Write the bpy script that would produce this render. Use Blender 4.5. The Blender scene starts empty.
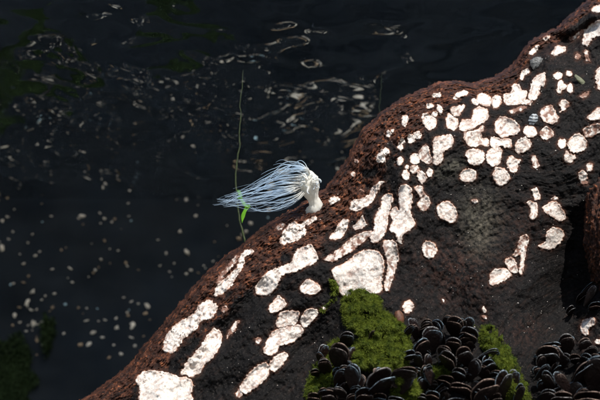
import bpy, bmesh, math, random
import numpy as np
from mathutils import Vector, Matrix, Euler
from mathutils.geometry import delaunay_2d_cdt

random.seed(7); rng = np.random.default_rng(7)
SC = bpy.context.scene; COL = SC.collection
# ------------------------------------------------------------------ camera
PITCH = math.radians(18)
cd = bpy.data.cameras.new('camera'); cam = bpy.data.objects.new('camera', cd); COL.objects.link(cam)
cam.location = (0, 0, 0); cam.rotation_euler = (math.radians(90) + PITCH, 0, 0)
cd.lens = 48; cd.sensor_width = 36; cd.clip_start = 0.02; cd.clip_end = 500
cd.dof.use_dof = True; cd.dof.focus_distance = 0.82; cd.dof.aperture_fstop = 7.5
SC.camera = cam
# ------------------------------------------------------------------ sky and sun
SUN_EL, SUN_AZ = math.radians(49), math.radians(22)      # azimuth: to the right of straight behind the camera
w = bpy.data.worlds.new('World'); SC.world = w; w.use_nodes = True
nt = w.node_tree; bg = nt.nodes['Background']
sky = nt.nodes.new('ShaderNodeTexSky'); sky.sky_type = 'NISHITA'; sky.sun_disc = False
sky.sun_elevation = SUN_EL; sky.sun_rotation = math.radians(180) - SUN_AZ
nt.links.new(sky.outputs['Color'], bg.inputs['Color']); bg.inputs['Strength'].default_value = 0.10
to_sun = Vector((math.sin(SUN_AZ) * math.cos(SUN_EL), -math.cos(SUN_AZ) * math.cos(SUN_EL), math.sin(SUN_EL)))
sd = bpy.data.lights.new('sun', 'SUN'); sd.energy = 5; sd.angle = math.radians(0.5); sd.color = (1, 0.95, 0.88)
so = bpy.data.objects.new('sun', sd); COL.objects.link(so)
so.rotation_euler = to_sun.to_track_quat('Z', 'Y').to_euler(); so.location = to_sun * 5
vs = SC.view_settings; vs.view_transform = 'Standard'; vs.look = 'None'; vs.exposure = 0.40; vs.gamma = 1; vs.use_curve_mapping = False
SC.cycles.sample_clamp_indirect = 2.0

# ------------------------------------------------------------------ helpers
Fv = np.array([0, math.cos(PITCH), math.sin(PITCH)]); Uv = np.array([0, -math.sin(PITCH), math.cos(PITCH)]); Xv = np.array([1.0, 0, 0])
_pt = np.random.default_rng(3).permutation(256); _pt = np.concatenate([_pt, _pt, _pt])
def perlin(x, y, seed=0):
    x = np.asarray(x, float) + seed * 17.31; y = np.asarray(y, float) - seed * 9.77
    xi = np.floor(x).astype(int); yi = np.floor(y).astype(int); xf = x - xi; yf = y - yi
    xi &= 255; yi &= 255
    u = xf * xf * xf * (xf * (xf * 6 - 15) + 10); v = yf * yf * yf * (yf * (yf * 6 - 15) + 10)
    def g(ix, iy, dx, dy):
        a = _pt[_pt[ix] + iy] * (2 * math.pi / 256); return np.cos(a) * dx + np.sin(a) * dy
    n00 = g(xi, yi, xf, yf); n10 = g(xi + 1, yi, xf - 1, yf); n01 = g(xi, yi + 1, xf, yf - 1); n11 = g(xi + 1, yi + 1, xf - 1, yf - 1)
    a = n00 + u * (n10 - n00); b = n01 + u * (n11 - n01); return (a + v * (b - a)) * 1.4
def fbm(x, y, o=4, seed=0):
    s = 0; a = 1
    for i in range(o): s = s + a * perlin(x * 2 ** i, y * 2 ** i, seed + i * 3); a *= 0.5
    return s
def sstep(a, b, x):
    t = np.clip((x - a) / (b - a), 0, 1); return t * t * (3 - 2 * t)

def link(o, parent=None):
    COL.objects.link(o)
    if parent is not None: o.parent = parent
    return o
def np_mesh(name, V, F, mat, attrs=None, smooth=True):
    """V (n,3), F (m,3 or 4) arrays -> mesh data"""
    me = bpy.data.meshes.new(name); V = np.asarray(V, np.float32); F = np.asarray(F, np.int32); k = F.shape[1]
    me.vertices.add(len(V)); me.vertices.foreach_set('co', V.ravel())
    me.loops.add(F.size); me.loops.foreach_set('vertex_index', F.ravel())
    me.polygons.add(len(F)); me.polygons.foreach_set('loop_start', np.arange(0, F.size, k, dtype=np.int32))
    me.polygons.foreach_set('use_smooth', np.full(len(F), smooth, bool))
    me.update(calc_edges=True); me.validate()
    for an, (ty, arr) in (attrs or {}).items():
        a = me.attributes.new(an, ty, 'POINT')
        a.data.foreach_set('vector' if ty == 'FLOAT_VECTOR' else 'value', np.asarray(arr, np.float32).ravel())
    if mat: me.materials.append(mat)
    return me
def obj(name, me, parent=None): return link(bpy.data.objects.new(name, me), parent)
def tag(o, label, cat=None, group=None, kind=None):
    o['label'] = label
    if cat: o['category'] = cat
    if group: o['group'] = group
    if kind: o['kind'] = kind
    return o
def empty(name, loc):
    o = bpy.data.objects.new(name, None); o.empty_display_size = 0.01; o.location = loc; return link(o)
def quads(nr, nc, flip=False):
    i = np.arange(nr * nc).reshape(nr, nc); a, b, c, d = i[:-1, :-1], i[:-1, 1:], i[1:, 1:], i[1:, :-1]
    q = np.stack([a, b, c, d] if not flip else [a, d, c, b], -1); return q.reshape(-1, 4)

# ------------------------------------------------------------------ materials
class NT:
    def __init__(s, name):
        s.m = bpy.data.materials.new(name); s.m.use_nodes = True; s.t = s.m.node_tree; s.p = s.t.nodes['Principled BSDF']; s.out = s.t.nodes['Material Output']
    def n(s, t, **kw):
        nd = s.t.nodes.new(t)
        for k, v in kw.items():
            if k.startswith('i_'):
                key = k[2:]; nd.inputs[int(key) if key.isdigit() else key].default_value = v
            else: setattr(nd, k, v)
        return nd
    def l(s, a, b): s.t.links.new(a, b)
    def attr(s, name): return s.n('ShaderNodeAttribute', attribute_name=name)
    def noise(s, vec, scale, detail=5, rough=0.6):
        nd = s.n('ShaderNodeTexNoise'); nd.inputs['Scale'].default_value = scale; nd.inputs['Detail'].default_value = detail; nd.inputs['Roughness'].default_value = rough
        if vec is not None: s.l(vec, nd.inputs['Vector'])
        return nd.outputs['Fac']
    def ramp(s, fac, stops):
        nd = s.n('ShaderNodeValToRGB'); e = nd.color_ramp.elements
        while len(e) < len(stops): e.new(0.5)
        for el, (p, c) in zip(e, stops): el.position = p; el.color = (*c, 1) if len(c) == 3 else c
        s.l(fac, nd.inputs['Fac']); return nd.outputs['Color']
    def mix(s, fac, a, b, bt='MIX'):
        nd = s.n('ShaderNodeMix', data_type='RGBA', blend_type=bt)
        for sock, v in ((nd.inputs[0], fac), (nd.inputs[6], a), (nd.inputs[7], b)):
            if isinstance(v, (tuple, list)): sock.default_value = (*v, 1)
            elif isinstance(v, (int, float)): sock.default_value = v
            else: s.l(v, sock)
        return nd.outputs[2]
    def math(s, op, a, b=0.0, clamp=False):
        nd = s.n('ShaderNodeMath', operation=op, use_clamp=clamp)
        for sock, v in ((nd.inputs[0], a), (nd.inputs[1], b)):
            if isinstance(v, (int, float)): sock.default_value = v
            else: s.l(v, sock)
        return nd.outputs[0]
    def bump(s, h, strength, dist=0.001, prev=None):
        nd = s.n('ShaderNodeBump'); nd.inputs['Strength'].default_value = strength; nd.inputs['Distance'].default_value = dist; s.l(h, nd.inputs['Height'])
        if prev is not None: s.l(prev, nd.inputs['Normal'])
        return nd.outputs['Normal']
    def set(s, **kw):
        names = dict(color='Base Color', rough='Roughness', spec='Specular IOR Level', normal='Normal', sss='Subsurface Weight', alpha='Alpha', trans='Transmission Weight', coat='Coat Weight')
        for k, v in kw.items():
            sock = s.p.inputs[names[k]]
            if isinstance(v, (int, float)): sock.default_value = v
            elif isinstance(v, (tuple, list)): sock.default_value = (*v, 1)
            else: s.l(v, sock)
        return s.m
def mat_log():
    s = NT('wet_bark'); oc = s.n('ShaderNodeTexCoord').outputs['Object']
    gr = s.attr('grain').outputs['Vector']; bark = s.attr('bark').outputs['Fac']; stain = s.attr('stain').outputs['Fac']; red = s.attr('red').outputs['Fac']
    fib = s.noise(gr, 1.0, 8, 0.65); mott = s.noise(oc, 60, 6, 0.65); fine = s.noise(oc, 700, 4, 0.7); med = s.noise(oc, 220, 6, 0.7)
    black = s.ramp(med, [(0.3, (0.0032, 0.0032, 0.0035)), (0.56, (0.0068, 0.0064, 0.0066)), (0.70, (0.018, 0.015, 0.014)), (0.82, (0.10, 0.075, 0.06))])
    brown = s.ramp(fib, [(0.34, (0.012, 0.008, 0.007)), (0.48, (0.045, 0.020, 0.014)), (0.60, (0.12, 0.045, 0.025)), (0.76, (0.26, 0.11, 0.065))])
    flk = s.noise(oc, 330, 5, 0.7)
    brown = s.mix(s.ramp(flk, [(0.50, (0, 0, 0)), (0.60, (0.85, 0.85, 0.85))]), brown, (0.014, 0.010, 0.009))
    brown = s.mix(s.math('MULTIPLY', s.ramp(mott, [(0.45, (0, 0, 0)), (0.65, (1, 1, 1))]), 0.6), brown, (0.022, 0.014, 0.012))
    og = s.math('MULTIPLY', s.ramp(s.noise(oc, 110, 5, 0.6), [(0.50, (0, 0, 0)), (0.64, (1, 1, 1))]), s.ramp(flk, [(0.36, (1, 1, 1)), (0.50, (0, 0, 0))]))
    brown = s.mix(og, brown, (0.40, 0.135, 0.055))
    k = s.ramp(s.math('ADD', bark, s.math('MULTIPLY', s.math('SUBTRACT', mott, 0.5), 0.9)), [(0.35, (0, 0, 0)), (0.65, (1, 1, 1))])
    black = s.mix(s.math('MULTIPLY', s.ramp(fib, [(0.52, (0, 0, 0)), (0.66, (1, 1, 1))]), s.ramp(mott, [(0.42, (0, 0, 0)), (0.60, (0.7, 0.7, 0.7))])), black, (0.030, 0.018, 0.014))
    c = s.mix(k, black, brown)
    c = s.mix(s.math('MULTIPLY', stain, s.ramp(med, [(0.4, (0, 0, 0)), (0.62, (1, 1, 1))])), c, (0.16, 0.15, 0.115))
    rd = s.math('MULTIPLY', red, s.ramp(med, [(0.45, (0, 0, 0)), (0.6, (1, 1, 1))]))
    c = s.mix(s.math('MULTIPLY', rd, 0.55), c, (0.07, 0.032, 0.023))
    c = s.mix(s.math('MULTIPLY', s.attr('halo').outputs['Fac'], s.ramp(fine, [(0.3, (0.25,) * 3), (0.6, (0.9,) * 3)])), c, (0.075, 0.030, 0.018))
    sp = s.ramp(s.noise(oc, 1300, 2, 0.5), [(0.67, (0, 0, 0)), (0.72, (1, 1, 1))])
    c = s.mix(s.math('MULTIPLY', sp, 0.28), c, (0.45, 0.38, 0.32))
    b1 = s.bump(fib, 1.0, 0.0022); b2 = s.bump(med, 0.9, 0.0016, b1); b3 = s.bump(fine, 0.6, 0.0005, b2)
    return s.set(color=c, rough=s.ramp(med, [(0.3, (0.30,) * 3), (0.7, (0.65,) * 3)]), spec=0.09, normal=b3)
def mat_shell():
    s = NT('chalky_shell'); oc = s.n('ShaderNodeTexCoord').outputs['Object']; rim = s.attr('rim').outputs['Fac']; tan = s.attr('tan').outputs['Fac']
    n1 = s.noise(oc, 420, 6, 0.65); n2 = s.noise(oc, 150, 4, 0.6); n3 = s.noise(oc, 1500, 3, 0.7)
    c = s.ramp(n1, [(0.25, (0.42, 0.33, 0.26)), (0.42, (0.68, 0.615, 0.555)), (0.7, (0.80, 0.755, 0.705))])
    vein = s.ramp(s.math('ABSOLUTE', s.math('SUBTRACT', n2, 0.5)), [(0.0, (1, 1, 1)), (0.03, (0, 0, 0))])
    c = s.mix(s.math('MULTIPLY', vein, s.ramp(n1, [(0.45, (0, 0, 0)), (0.6, (0.75, 0.75, 0.75))])), c, (0.22, 0.10, 0.06))
    c = s.mix(s.math('MULTIPLY', s.ramp(s.noise(oc, 260, 5, 0.7), [(0.56, (0, 0, 0)), (0.66, (1, 1, 1))]), 0.75), c, (0.52, 0.36, 0.27))
    pits = s.ramp(n3, [(0.27, (1, 1, 1)), (0.33, (0, 0, 0))])
    c = s.mix(s.math('MULTIPLY', pits, 0.6), c, (0.20, 0.12, 0.09))
    rk = s.ramp(s.math('ADD', rim, s.math('MULTIPLY', s.math('SUBTRACT', n1, 0.5), 1.6)), [(0.35, (0, 0, 0)), (0.75, (1, 1, 1))])
    c = s.mix(rk, c, s.mix(n2, (0.24, 0.10, 0.055), (0.46, 0.27, 0.18)))
    c = s.mix(tan, c, s.mix(n1, (0.10, 0.05, 0.04), (0.30, 0.16, 0.11)))
    return s.set(color=c, rough=0.7, spec=0.3, normal=s.bump(n3, 0.5, 0.0004, s.bump(n1, 0.8, 0.0012)))
def mat_mussel():
    s = NT('mussel_shell'); oc = s.n('ShaderNodeTexCoord').outputs['Object']; rim = s.attr('rim').outputs['Fac']
    rnd = s.n('ShaderNodeObjectInfo').outputs['Random']; n1 = s.noise(oc, 7, 5, 0.6); gl = s.attr('ring').outputs['Fac']
    c = s.mix(n1, (0.0045, 0.0032, 0.0036), (0.018, 0.0085, 0.007))
    c = s.mix(s.math('MULTIPLY', s.ramp(gl, [(0.75, (0, 0, 0)), (1, (1, 1, 1))]), 0.2), c, (0.03, 0.022, 0.02))
    rc = s.ramp(rnd, [(0.2, (0.42, 0.30, 0.24)), (0.5, (0.50, 0.50, 0.50)), (0.85, (0.38, 0.52, 0.62))])
    rk = s.math('MULTIPLY', rim, s.ramp(s.noise(oc, 9, 3, 0.6), [(0.38, (0.05, 0.05, 0.05)), (0.62, (1, 1, 1))]))
    c = s.mix(rk, c, rc)
    return s.set(color=c, rough=0.30, spec=0.30, normal=s.bump(n1, 0.3, 0.03))
def mat_algae(name, a, b, tip):
    s = NT(name); oc = s.n('ShaderNodeTexCoord').outputs['Object']; t = s.attr('tip').outputs['Fac']
    c = s.mix(s.ramp(s.noise(oc, 130, 4, 0.6), [(0.40, (0, 0, 0)), (0.60, (1, 1, 1))]), a, b); c = s.mix(s.math('MULTIPLY', t, 0.5), c, tip)
    s.set(color=c, rough=0.7, spec=0.15)
    tr = s.n('ShaderNodeBsdfTranslucent'); s.l(c, tr.inputs['Color']); mx = s.n('ShaderNodeMixShader'); mx.inputs[0].default_value = 0.3
    s.l(s.p.outputs[0], mx.inputs[1]); s.l(tr.outputs[0], mx.inputs[2]); s.l(mx.outputs[0], s.out.inputs['Surface']); return s.m
def mat_flesh(name, col, clear, pale=False):
    s = NT(name); oc = s.n('ShaderNodeTexCoord').outputs['Object']
    c = s.mix(s.noise(oc, 220, 4, 0.6), col, tuple(min(1, x * 1.12) for x in col))
    if pale: pf = s.attr('pale').outputs['Fac']; c = s.mix(pf, c, (0.88, 0.86, 0.80))
    s.set(color=c, rough=0.35, spec=0.3, sss=0.5); s.p.inputs['Subsurface Radius'].default_value = (1, 0.9, 0.8); s.p.inputs['Subsurface Scale'].default_value = 0.004
    tr = s.n('ShaderNodeBsdfTranslucent'); s.l(c, tr.inputs['Color']); mx = s.n('ShaderNodeMixShader'); mx.inputs[0].default_value = 0.45
    s.l(s.p.outputs[0], mx.inputs[1]); s.l(tr.outputs[0], mx.inputs[2])
    tp = s.n('ShaderNodeBsdfTransparent'); m2 = s.n('ShaderNodeMixShader'); m2.inputs[0].default_value = clear
    if pale: s.l(s.math('MULTIPLY', s.math('SUBTRACT', 1.0, pf), clear), m2.inputs[0])
    s.l(mx.outputs[0], m2.inputs[1]); s.l(tp.outputs[0], m2.inputs[2]); s.l(m2.outputs[0], s.out.inputs['Surface']); return s.m
def mat_plain(name, ca, cb, scale, rough=0.8, spec=0.3, bump=0.6, bd=0.002):
    s = NT(name); oc = s.n('ShaderNodeTexCoord').outputs['Object']; n = s.noise(oc, scale, 6, 0.65)
    return s.set(color=s.ramp(n, [(0.3, ca), (0.7, cb)]), rough=rough, spec=spec, normal=s.bump(n, bump, bd))
def mat_water():
    s = NT('water'); g = s.n('ShaderNodeBsdfGlass'); g.inputs['IOR'].default_value = 1.333; g.inputs['Roughness'].default_value = 0.0; g.inputs['Color'].default_value = (0.95, 0.975, 0.985, 1)
    s.l(g.outputs[0], s.out.inputs['Surface']); return s.m
M_LOG, M_SHELL, M_MUSSEL, M_WATER = mat_log(), mat_shell(), mat_mussel(), mat_water()
M_ALGAE = mat_algae('green_algae', (0.018, 0.038, 0.005), (0.105, 0.138, 0.014), (0.19, 0.22, 0.03))
M_TENT = mat_flesh('tentacle_flesh', (0.60, 0.77, 0.97), 0.50, True)
M_BODY = mat_flesh('anemone_body', (0.85, 0.83, 0.76), 0.0)
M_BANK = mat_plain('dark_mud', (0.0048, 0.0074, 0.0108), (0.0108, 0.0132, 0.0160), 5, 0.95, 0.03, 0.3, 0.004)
M_BED = mat_plain('seabed_mud', (0.03, 0.03, 0.028), (0.06, 0.055, 0.045), 14)
M_DEBRIS = mat_plain('old_shell', (0.66, 0.57, 0.44), (0.86, 0.81, 0.71), 60, 0.6)
M_DEBRIS_BLUE = mat_plain('bluish_shell', (0.40, 0.62, 0.70), (0.6, 0.8, 0.85), 60, 0.5)
M_RUST = mat_plain('rusty_bark', (0.03, 0.014, 0.010), (0.20, 0.075, 0.04), 120, 0.75, 0.3, 1.0, 0.003)

# ------------------------------------------------------------------ the log's form: everything on the log rests on H(x, y)
SIL = np.array([(10, 452), (50, 425), (82, 399), (96, 389), (124, 369), (145, 345), (165, 320), (181, 301), (200, 278), (219, 260), (246, 241), (275, 218), (297, 207), (325, 187), (347, 160), (352, 148), (362, 130), (380, 112), (400, 98), (425, 87), (440, 82), (455, 80), (471, 83), (485, 79), (497, 75), (512, 65), (519, 54), (526, 45), (534, 37), (555, 28), (566, 18), (576, 10), (590, -2), (640, -40), (720, -100)], float)
Ex, Ey, Dx, Dy = 0.79, -0.613, 0.613, 0.79
SW = SIL[:, 0] * Ex + SIL[:, 1] * Ey; ST = SIL[:, 0] * Dx + SIL[:, 1] * Dy
_wf = np.linspace(SW[0], SW[-1], 3000); _tf = np.interp(_wf, SW, ST)
_kk = np.exp(-0.5 * (np.arange(-12, 13) / 5.0) ** 2); _kk /= _kk.sum(); _tf = np.convolve(np.pad(_tf, 12, 'edge'), _kk, 'valid')
_tf = _tf + 1.2 * perlin(_wf / 13, _wf * 0 + 0.5, 5)
_jf = 1.3 * perlin(_wf / 5.3, _wf * 0 + 0.5, 6) + 1.1 * perlin(_wf / 2.4, _wf * 0 + 0.4, 8) - 1.8 * np.maximum(perlin(_wf / 1.7, _wf * 0 + 0.3, 7), 0)
def T0(w_): return np.interp(w_, _wf, _tf)
def seg_dist(px, py, P, closed=False):
    """distance to a polyline, and the position along it"""
    best = np.full(np.shape(px), 1e9); n = len(P)
    for i in range(n if closed else n - 1):
        a = P[i]; b = P[(i + 1) % n]; dx, dy = b[0] - a[0], b[1] - a[1]; L = dx * dx + dy * dy + 1e-9
        t = np.clip(((px - a[0]) * dx + (py - a[1]) * dy) / L, 0, 1)
        best = np.minimum(best, np.hypot(px - a[0] - t * dx, py - a[1] - t * dy))
    return best
def inside(px, py, P):
    c = np.zeros(np.shape(px), bool); n = len(P); j = n - 1
    for i in range(n):
        xi, yi = P[i]; xj, yj = P[j]
        c ^= ((yi > py) != (yj > py)) & (px < (xj - xi) * (py - yi) / (yj - yi + 1e-12) + xi); j = i
    return c
def gauss(x, y, cx, cy, sx, sy, a=0):
    c, s = math.cos(a), math.sin(a); u = (x - cx) * c + (y - cy) * s; v = -(x - cx) * s + (y - cy) * c
    return np.exp(-0.5 * ((u / sx) ** 2 + (v / sy) ** 2))
def H(x, y, detail=True):
    """height of the log surface toward the viewer, in millimetres, over the point (x, y)"""
    x = np.asarray(x, float); y = np.asarray(y, float)
    w_ = x * Ex + y * Ey; t = np.maximum(x * Dx + y * Dy - T0(w_), 0)
    R = 105.0; q = np.clip(t / R, 0, 1); h = R * np.sqrt(1 - (1 - q) ** 2) * 0.95 + np.maximum(t - R, 0) * 0.10
    k = sstep(2, 30, t)
    h = h + k * (9 * fbm(x / 85, y / 85, 2, 11) + 4 * fbm(w_ / 40, t / 22, 2, 15))
    # shoulder, ridge at the upper right with the groove under it, hollow at the lower right, mound under the mussels
    h = h + k * (10 * gauss(x, y, 430, 125, 45, 30, -0.5))
    h = h + 9 * np.exp(-0.5 * (seg_dist(x, y, [(522, 50), (548, 36), (575, 26), (612, 2)]) / 7) ** 2) - 16 * np.exp(-0.5 * (seg_dist(x, y, [(536, 50), (552, 38), (572, 40), (590, 26)]) / 4.5) ** 2)
    h = h - 42 * gauss(x, y, 572, 275, 17, 55, 0.08) - 14 * gauss(x, y, 545, 330, 25, 30)
    h = h - k * (9 * np.exp(-0.5 * (seg_dist(x, y, [(195, 370), (235, 318), (262, 290)]) / 6) ** 2) + 8 * np.exp(-0.5 * (seg_dist(x, y, [(208, 300), (240, 266), (300, 232)]) / 5) ** 2))
    h = h - 20 * gauss(x, y, 318, 345, 14, 40, 0.5)
    h = h + 22 * gauss(x, y, 450, 375, 45, 32) + 20 * gauss(x, y, 375, 365, 30, 40) + 16 * gauss(x, y, 580, 385, 40, 28) 
    if detail:
        b = barkmask(x, y, w_, t)
        fib = 1 - np.abs(perlin(w_ / 26 + 0.6 * perlin(w_ / 30, t / 12, 2), t / 4.2, 21)) * 2
        fib2 = 1 - np.abs(perlin(w_ / 11, t / 2.1 + 0.5 * perlin(w_ / 9, t / 9, 4), 24)) * 2
        cr = fbm(x / 7, y / 7, 4, 31); lump = np.abs(perlin(x / 9, y / 9, 41))
        wj = w_ + 5 * perlin(x / 8, y / 8, 47); tj = t + 2.5 * perlin(x / 7, y / 7, 48); shag = np.maximum(perlin(wj / 7, tj / 1.7, 49), 0) * 2 + np.maximum(perlin(wj / 4, tj / 3.2, 50), 0) * 1.5
        h = h + sstep(0, 3, t) * (b * (1.8 * fib + 1.6 * fib2 + 3.2 * cr + 3.0 * np.abs(fbm(x / 3.4, y / 3.4, 3, 46)) + 1.8 * shag) + (1 - b) * (0.5 * fib + 0.4 * fib2 + 1.3 * cr + 0.8 * lump + 0.7 * fbm(x / 2.2, y / 2.2, 2, 44)))
    return h
_BW = np.array([(60, 36), (180, 48), (260, 54), (320, 58), (355, 46), (400, 52), (440, 44), (480, 26), (520, 24), (545, 16), (620, 16)], float)
def barkmask(x, y, w_, t):
    wd = np.interp(x, _BW[:, 0], _BW[:, 1]) * (1 + 0.5 * perlin(x / 30, y / 30, 51) + 0.35 * perlin(x / 11, y / 11, 52))
    return (1 - sstep(0.4, 1.2, t / wd)) * np.interp(x, [80, 230, 310], [0.62, 0.75, 1.0])
def P3(x, y, h):
    """point of the world at height h (mm) above the log's mid plane"""
    x = np.asarray(x, float); y = np.asarray(y, float)
    d = 0.90 + 0.0003 * (200 - y) - np.asarray(h, float) * 0.001
    xc = (x - 300) / 800; yc = (200 - y) / 800
    return (Fv + xc[..., None] * Xv + yc[..., None] * Uv) * d[..., None]
def V1(x, y, h): return Vector(P3(np.array(float(x)), np.array(float(y)), np.array(float(h))))

def build_log():
    nw, nt_ = 980, 460
    ww = np.linspace(SW[0], SW[-1], nw); u = np.linspace(0, 1, nt_); tt = 520 * (0.12 * u + 0.88 * u ** 2.2)
    Wg, Tg = np.meshgrid(ww, tt, indexing='ij'); S = T0(Wg) + Tg + np.interp(Wg, _wf, _jf) * np.exp(-Tg / 3.0)
    x = Wg * Ex + S * Dx; y = Wg * Ey + S * Dy            # E and D are orthonormal to within a fraction of a percent
    h = H(x, y); front = P3(x, y, h)
    w_ = Wg; b = barkmask(x, y, w_, Tg)
    stain = 0.6 * gauss(x, y, 481, 215, 13, 16) + 0.5 * gauss(x, y, 479, 240, 10, 12) + 0.35 * gauss(x, y, 440, 172, 10, 6) + 0.5 * gauss(x, y, 455, 165, 7, 5)
    red = gauss(x, y, 487, 135, 8, 9) + 0.7 * gauss(x, y, 445, 265, 25, 18) + 0.6 * gauss(x, y, 520, 225, 25, 20) + 0.5 * gauss(x, y, 470, 280, 25, 25) + 0.8 * gauss(x, y, 525, 330, 12, 10) + 0.7 * gauss(x, y, 535, 45, 25, 12) + 0.6 * gauss(x, y, 322, 240, 16, 8, -0.6) + 0.5 * gauss(x, y, 590, 345, 12, 8)
    halo = np.zeros(x.shape)
    for o in OUT:
        lo, hi = o.min(0) - 5, o.max(0) + 5; k = (x > lo[0]) & (x < hi[0]) & (y > lo[1]) & (y < hi[1])
        if k.any():
            d = seg_dist(x[k], y[k], o[::2], True); halo[k] = np.maximum(halo[k], np.exp(-np.maximum(d - 0.3, 0) / 0.8))
    halo = halo * np.clip(0.65 + 0.9 * fbm(x / 5, y / 5, 2, 191), 0, 1)
    grain = np.stack([Wg / 16, Tg / 3.4 + 0.8 * perlin(Wg / 40, Tg / 25, 8), 0.04 * h], -1)
    # back of the log
    nb = 26; ub = np.linspace(0, 1, nb)[1:]; tb = 520 * ub ** 1.8
    Wb, Tb = np.meshgrid(ww, tb, indexing='ij'); Sb = T0(Wb) + Tb + np.interp(Wb, _wf, _jf) * np.exp(-Tb / 3.0); xb = Wb * Ex + Sb * Dx; yb = Wb * Ey + Sb * Dy
    q = np.clip(Tb / 150, 0, 1); hb = -120 * np.sqrt(1 - (1 - q) ** 2) + 5 * fbm(xb / 40, yb / 40, 3, 61) * sstep(0, 20, Tb)
    back = P3(xb, yb, hb)
    allv = np.concatenate([back[:, ::-1], front], 1); n = allv.shape[1]
    def cat(f, v): return np.concatenate([np.full((nw, nb - 1) + np.shape(v), 0.0) + v, f], 1)
    gb = np.stack([Wb / 16, Tb / 3.4, hb * 0.04], -1)[:, ::-1]
    at = {'bark': ('FLOAT', cat(b, 0.5)), 'stain': ('FLOAT', cat(stain, 0.0)), 'red': ('FLOAT', cat(red, 0.0)), 'halo': ('FLOAT', cat(halo, 0.0)), 'grain': ('FLOAT_VECTOR', np.concatenate([gb, grain], 1))}
    return np_mesh('bark', allv.reshape(-1, 3), quads(nw, n, True), M_LOG, at)
log = empty('sunken_log', V1(330, 300, 60))
tag(log, 'dark sunken log with rusty bark along its upper edge, dotted with white shell crusts', 'log')
def child(name, me):
    o = obj(name, me, log); o.matrix_parent_inverse = Matrix.Translation(-Vector(log.location)); return o

# ------------------------------------------------------------------ white shell crusts cemented to the log
def T(ox, oy, pts, s=4.0): return [(ox + a / s, oy + b / s) for a, b in pts]
def el(ox, oy, x0, y0, x1, y1, rot=0.0, n=9):
    """roundish outline filling a box read off the picture, with uneven corners"""
    cx, cy, rx, ry = (x0 + x1) / 2, (y0 + y1) / 2, (x1 - x0) / 2, (y1 - y0) / 2; r = random.Random(int(x0 * 7 + y0 * 13 + ox)); o = []
    for i in range(n):
        a = 2 * math.pi * i / n; k = r.uniform(0.82, 1.12); u, v = rx * math.cos(a) * k, ry * math.sin(a) * k
        o.append((cx + u * math.cos(rot) - v * math.sin(rot), cy + u * math.sin(rot) + v * math.cos(rot)))
    return T(ox, oy, o)
A, B, C, D, E, F, G, Hh = (450, 0), (350, 70), (450, 100), (450, 200), (300, 170), (200, 200), (120, 300), (220, 290)
PATCH = []      # (outline, thickness, tan share, label)
def pa(poly, th=1.8, tan=0.0, label=None): PATCH.append((poly, th, tan, label))
pa(T(*A, [(567, 40), (575, 28), (600, 22), (612, 30), (605, 45), (580, 48)]))
pa(T(*A, [(545, 120), (570, 95), (610, 80), (640, 100), (630, 150), (590, 145), (560, 165), (548, 185), (532, 178), (535, 145)]), 3, 0, 'big cream shell crust under the ridge at the top right corner')
pa(T(*A, [(315, 218), (325, 200), (345, 183), (358, 182), (350, 198), (330, 217), (320, 223)]))
pa(T(*A, [(402, 215), (415, 200), (425, 180), (440, 185), (462, 190), (460, 205), (440, 212), (425, 222), (412, 220)]))
pa(T(*A, [(290, 285), (305, 275), (317, 285), (310, 298), (297, 303), (290, 318), (280, 315)]))
pa(T(*A, [(345, 305), (380, 292), (375, 340), (360, 350), (355, 380), (335, 400), (315, 395), (325, 340)]), 2.4)
pa(T(*A, [(215, 380), (245, 370), (250, 340), (275, 338), (285, 360), (305, 365), (300, 395), (280, 415), (235, 420), (220, 410)]), 2.4)
pa(T(*A, [(415, 300), (430, 291), (447, 297), (443, 315), (425, 317)])); pa(el(*A, 465, 285, 489, 306))
pa(T(*A, [(430, 350), (440, 322), (452, 330), (446, 350), (442, 372), (428, 368)])); pa(T(*A, [(470, 340), (484, 334), (490, 360), (482, 373), (472, 368)])); pa(T(*A, [(440, 345), (458, 336), (466, 345), (456, 358), (444, 360)]))
pa(T(*A, [(582, 300), (600, 270), (620, 290), (620, 350), (600, 360), (588, 340)]), 2.4)
pa(T(*A, [(518, 386), (535, 372), (555, 365), (550, 380), (530, 392)]), 1.2, 0.6)
pa(T(*A, [(538, 203), (548, 200), (552, 225), (560, 248), (548, 246), (540, 225)]), 1.0, 0.55); pa(el(*A, 500, 213, 522, 236), 1.0, 0.6)
pa(T(*A, [(475, 155), (500, 140), (530, 120), (542, 122), (515, 145), (485, 160)]), 1.0, 0.5); pa(T(*A, [(370, 157), (380, 146), (400, 144), (396, 154), (380, 159)]), 1.0, 0.3)
pa(T(*B, [(330, 103), (338, 93), (360, 94), (362, 104), (345, 109)])); pa(T(*B, [(413, 113), (425, 95), (445, 85), (470, 84), (468, 98), (445, 104), (425, 117)]), 2, 0, 'smooth white shell sliver highest on the shoulder of the log')
pa(el(*B, 305, 134, 331, 153)); pa(T(*B, [(350, 137), (362, 145), (370, 160), (362, 180), (352, 165)])); pa(el(*B, 328, 167, 351, 186))
pa(T(*B, [(215, 183), (225, 180), (232, 205), (220, 223), (208, 218), (208, 200)]))
pa(T(*B, [(290, 180), (305, 172), (320, 182), (338, 190), (347, 208), (335, 232), (315, 238), (300, 225), (290, 205)]), 2.2)
pa(T(*B, [(402, 165), (410, 148), (430, 145), (460, 142), (450, 160), (440, 180), (420, 185)]), 2.2); pa(T(*B, [(388, 185), (400, 175), (412, 190), (430, 200), (430, 225), (415, 240), (395, 235), (385, 215)]), 2.2)
pa(T(*B, [(490, 128), (505, 118), (515, 98), (540, 95), (563, 115), (560, 140), (540, 143), (515, 130), (500, 138)]), 2.2); pa(T(*B, [(570, 110), (590, 103), (602, 110), (600, 140), (582, 152), (568, 135)]), 2.2)
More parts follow.
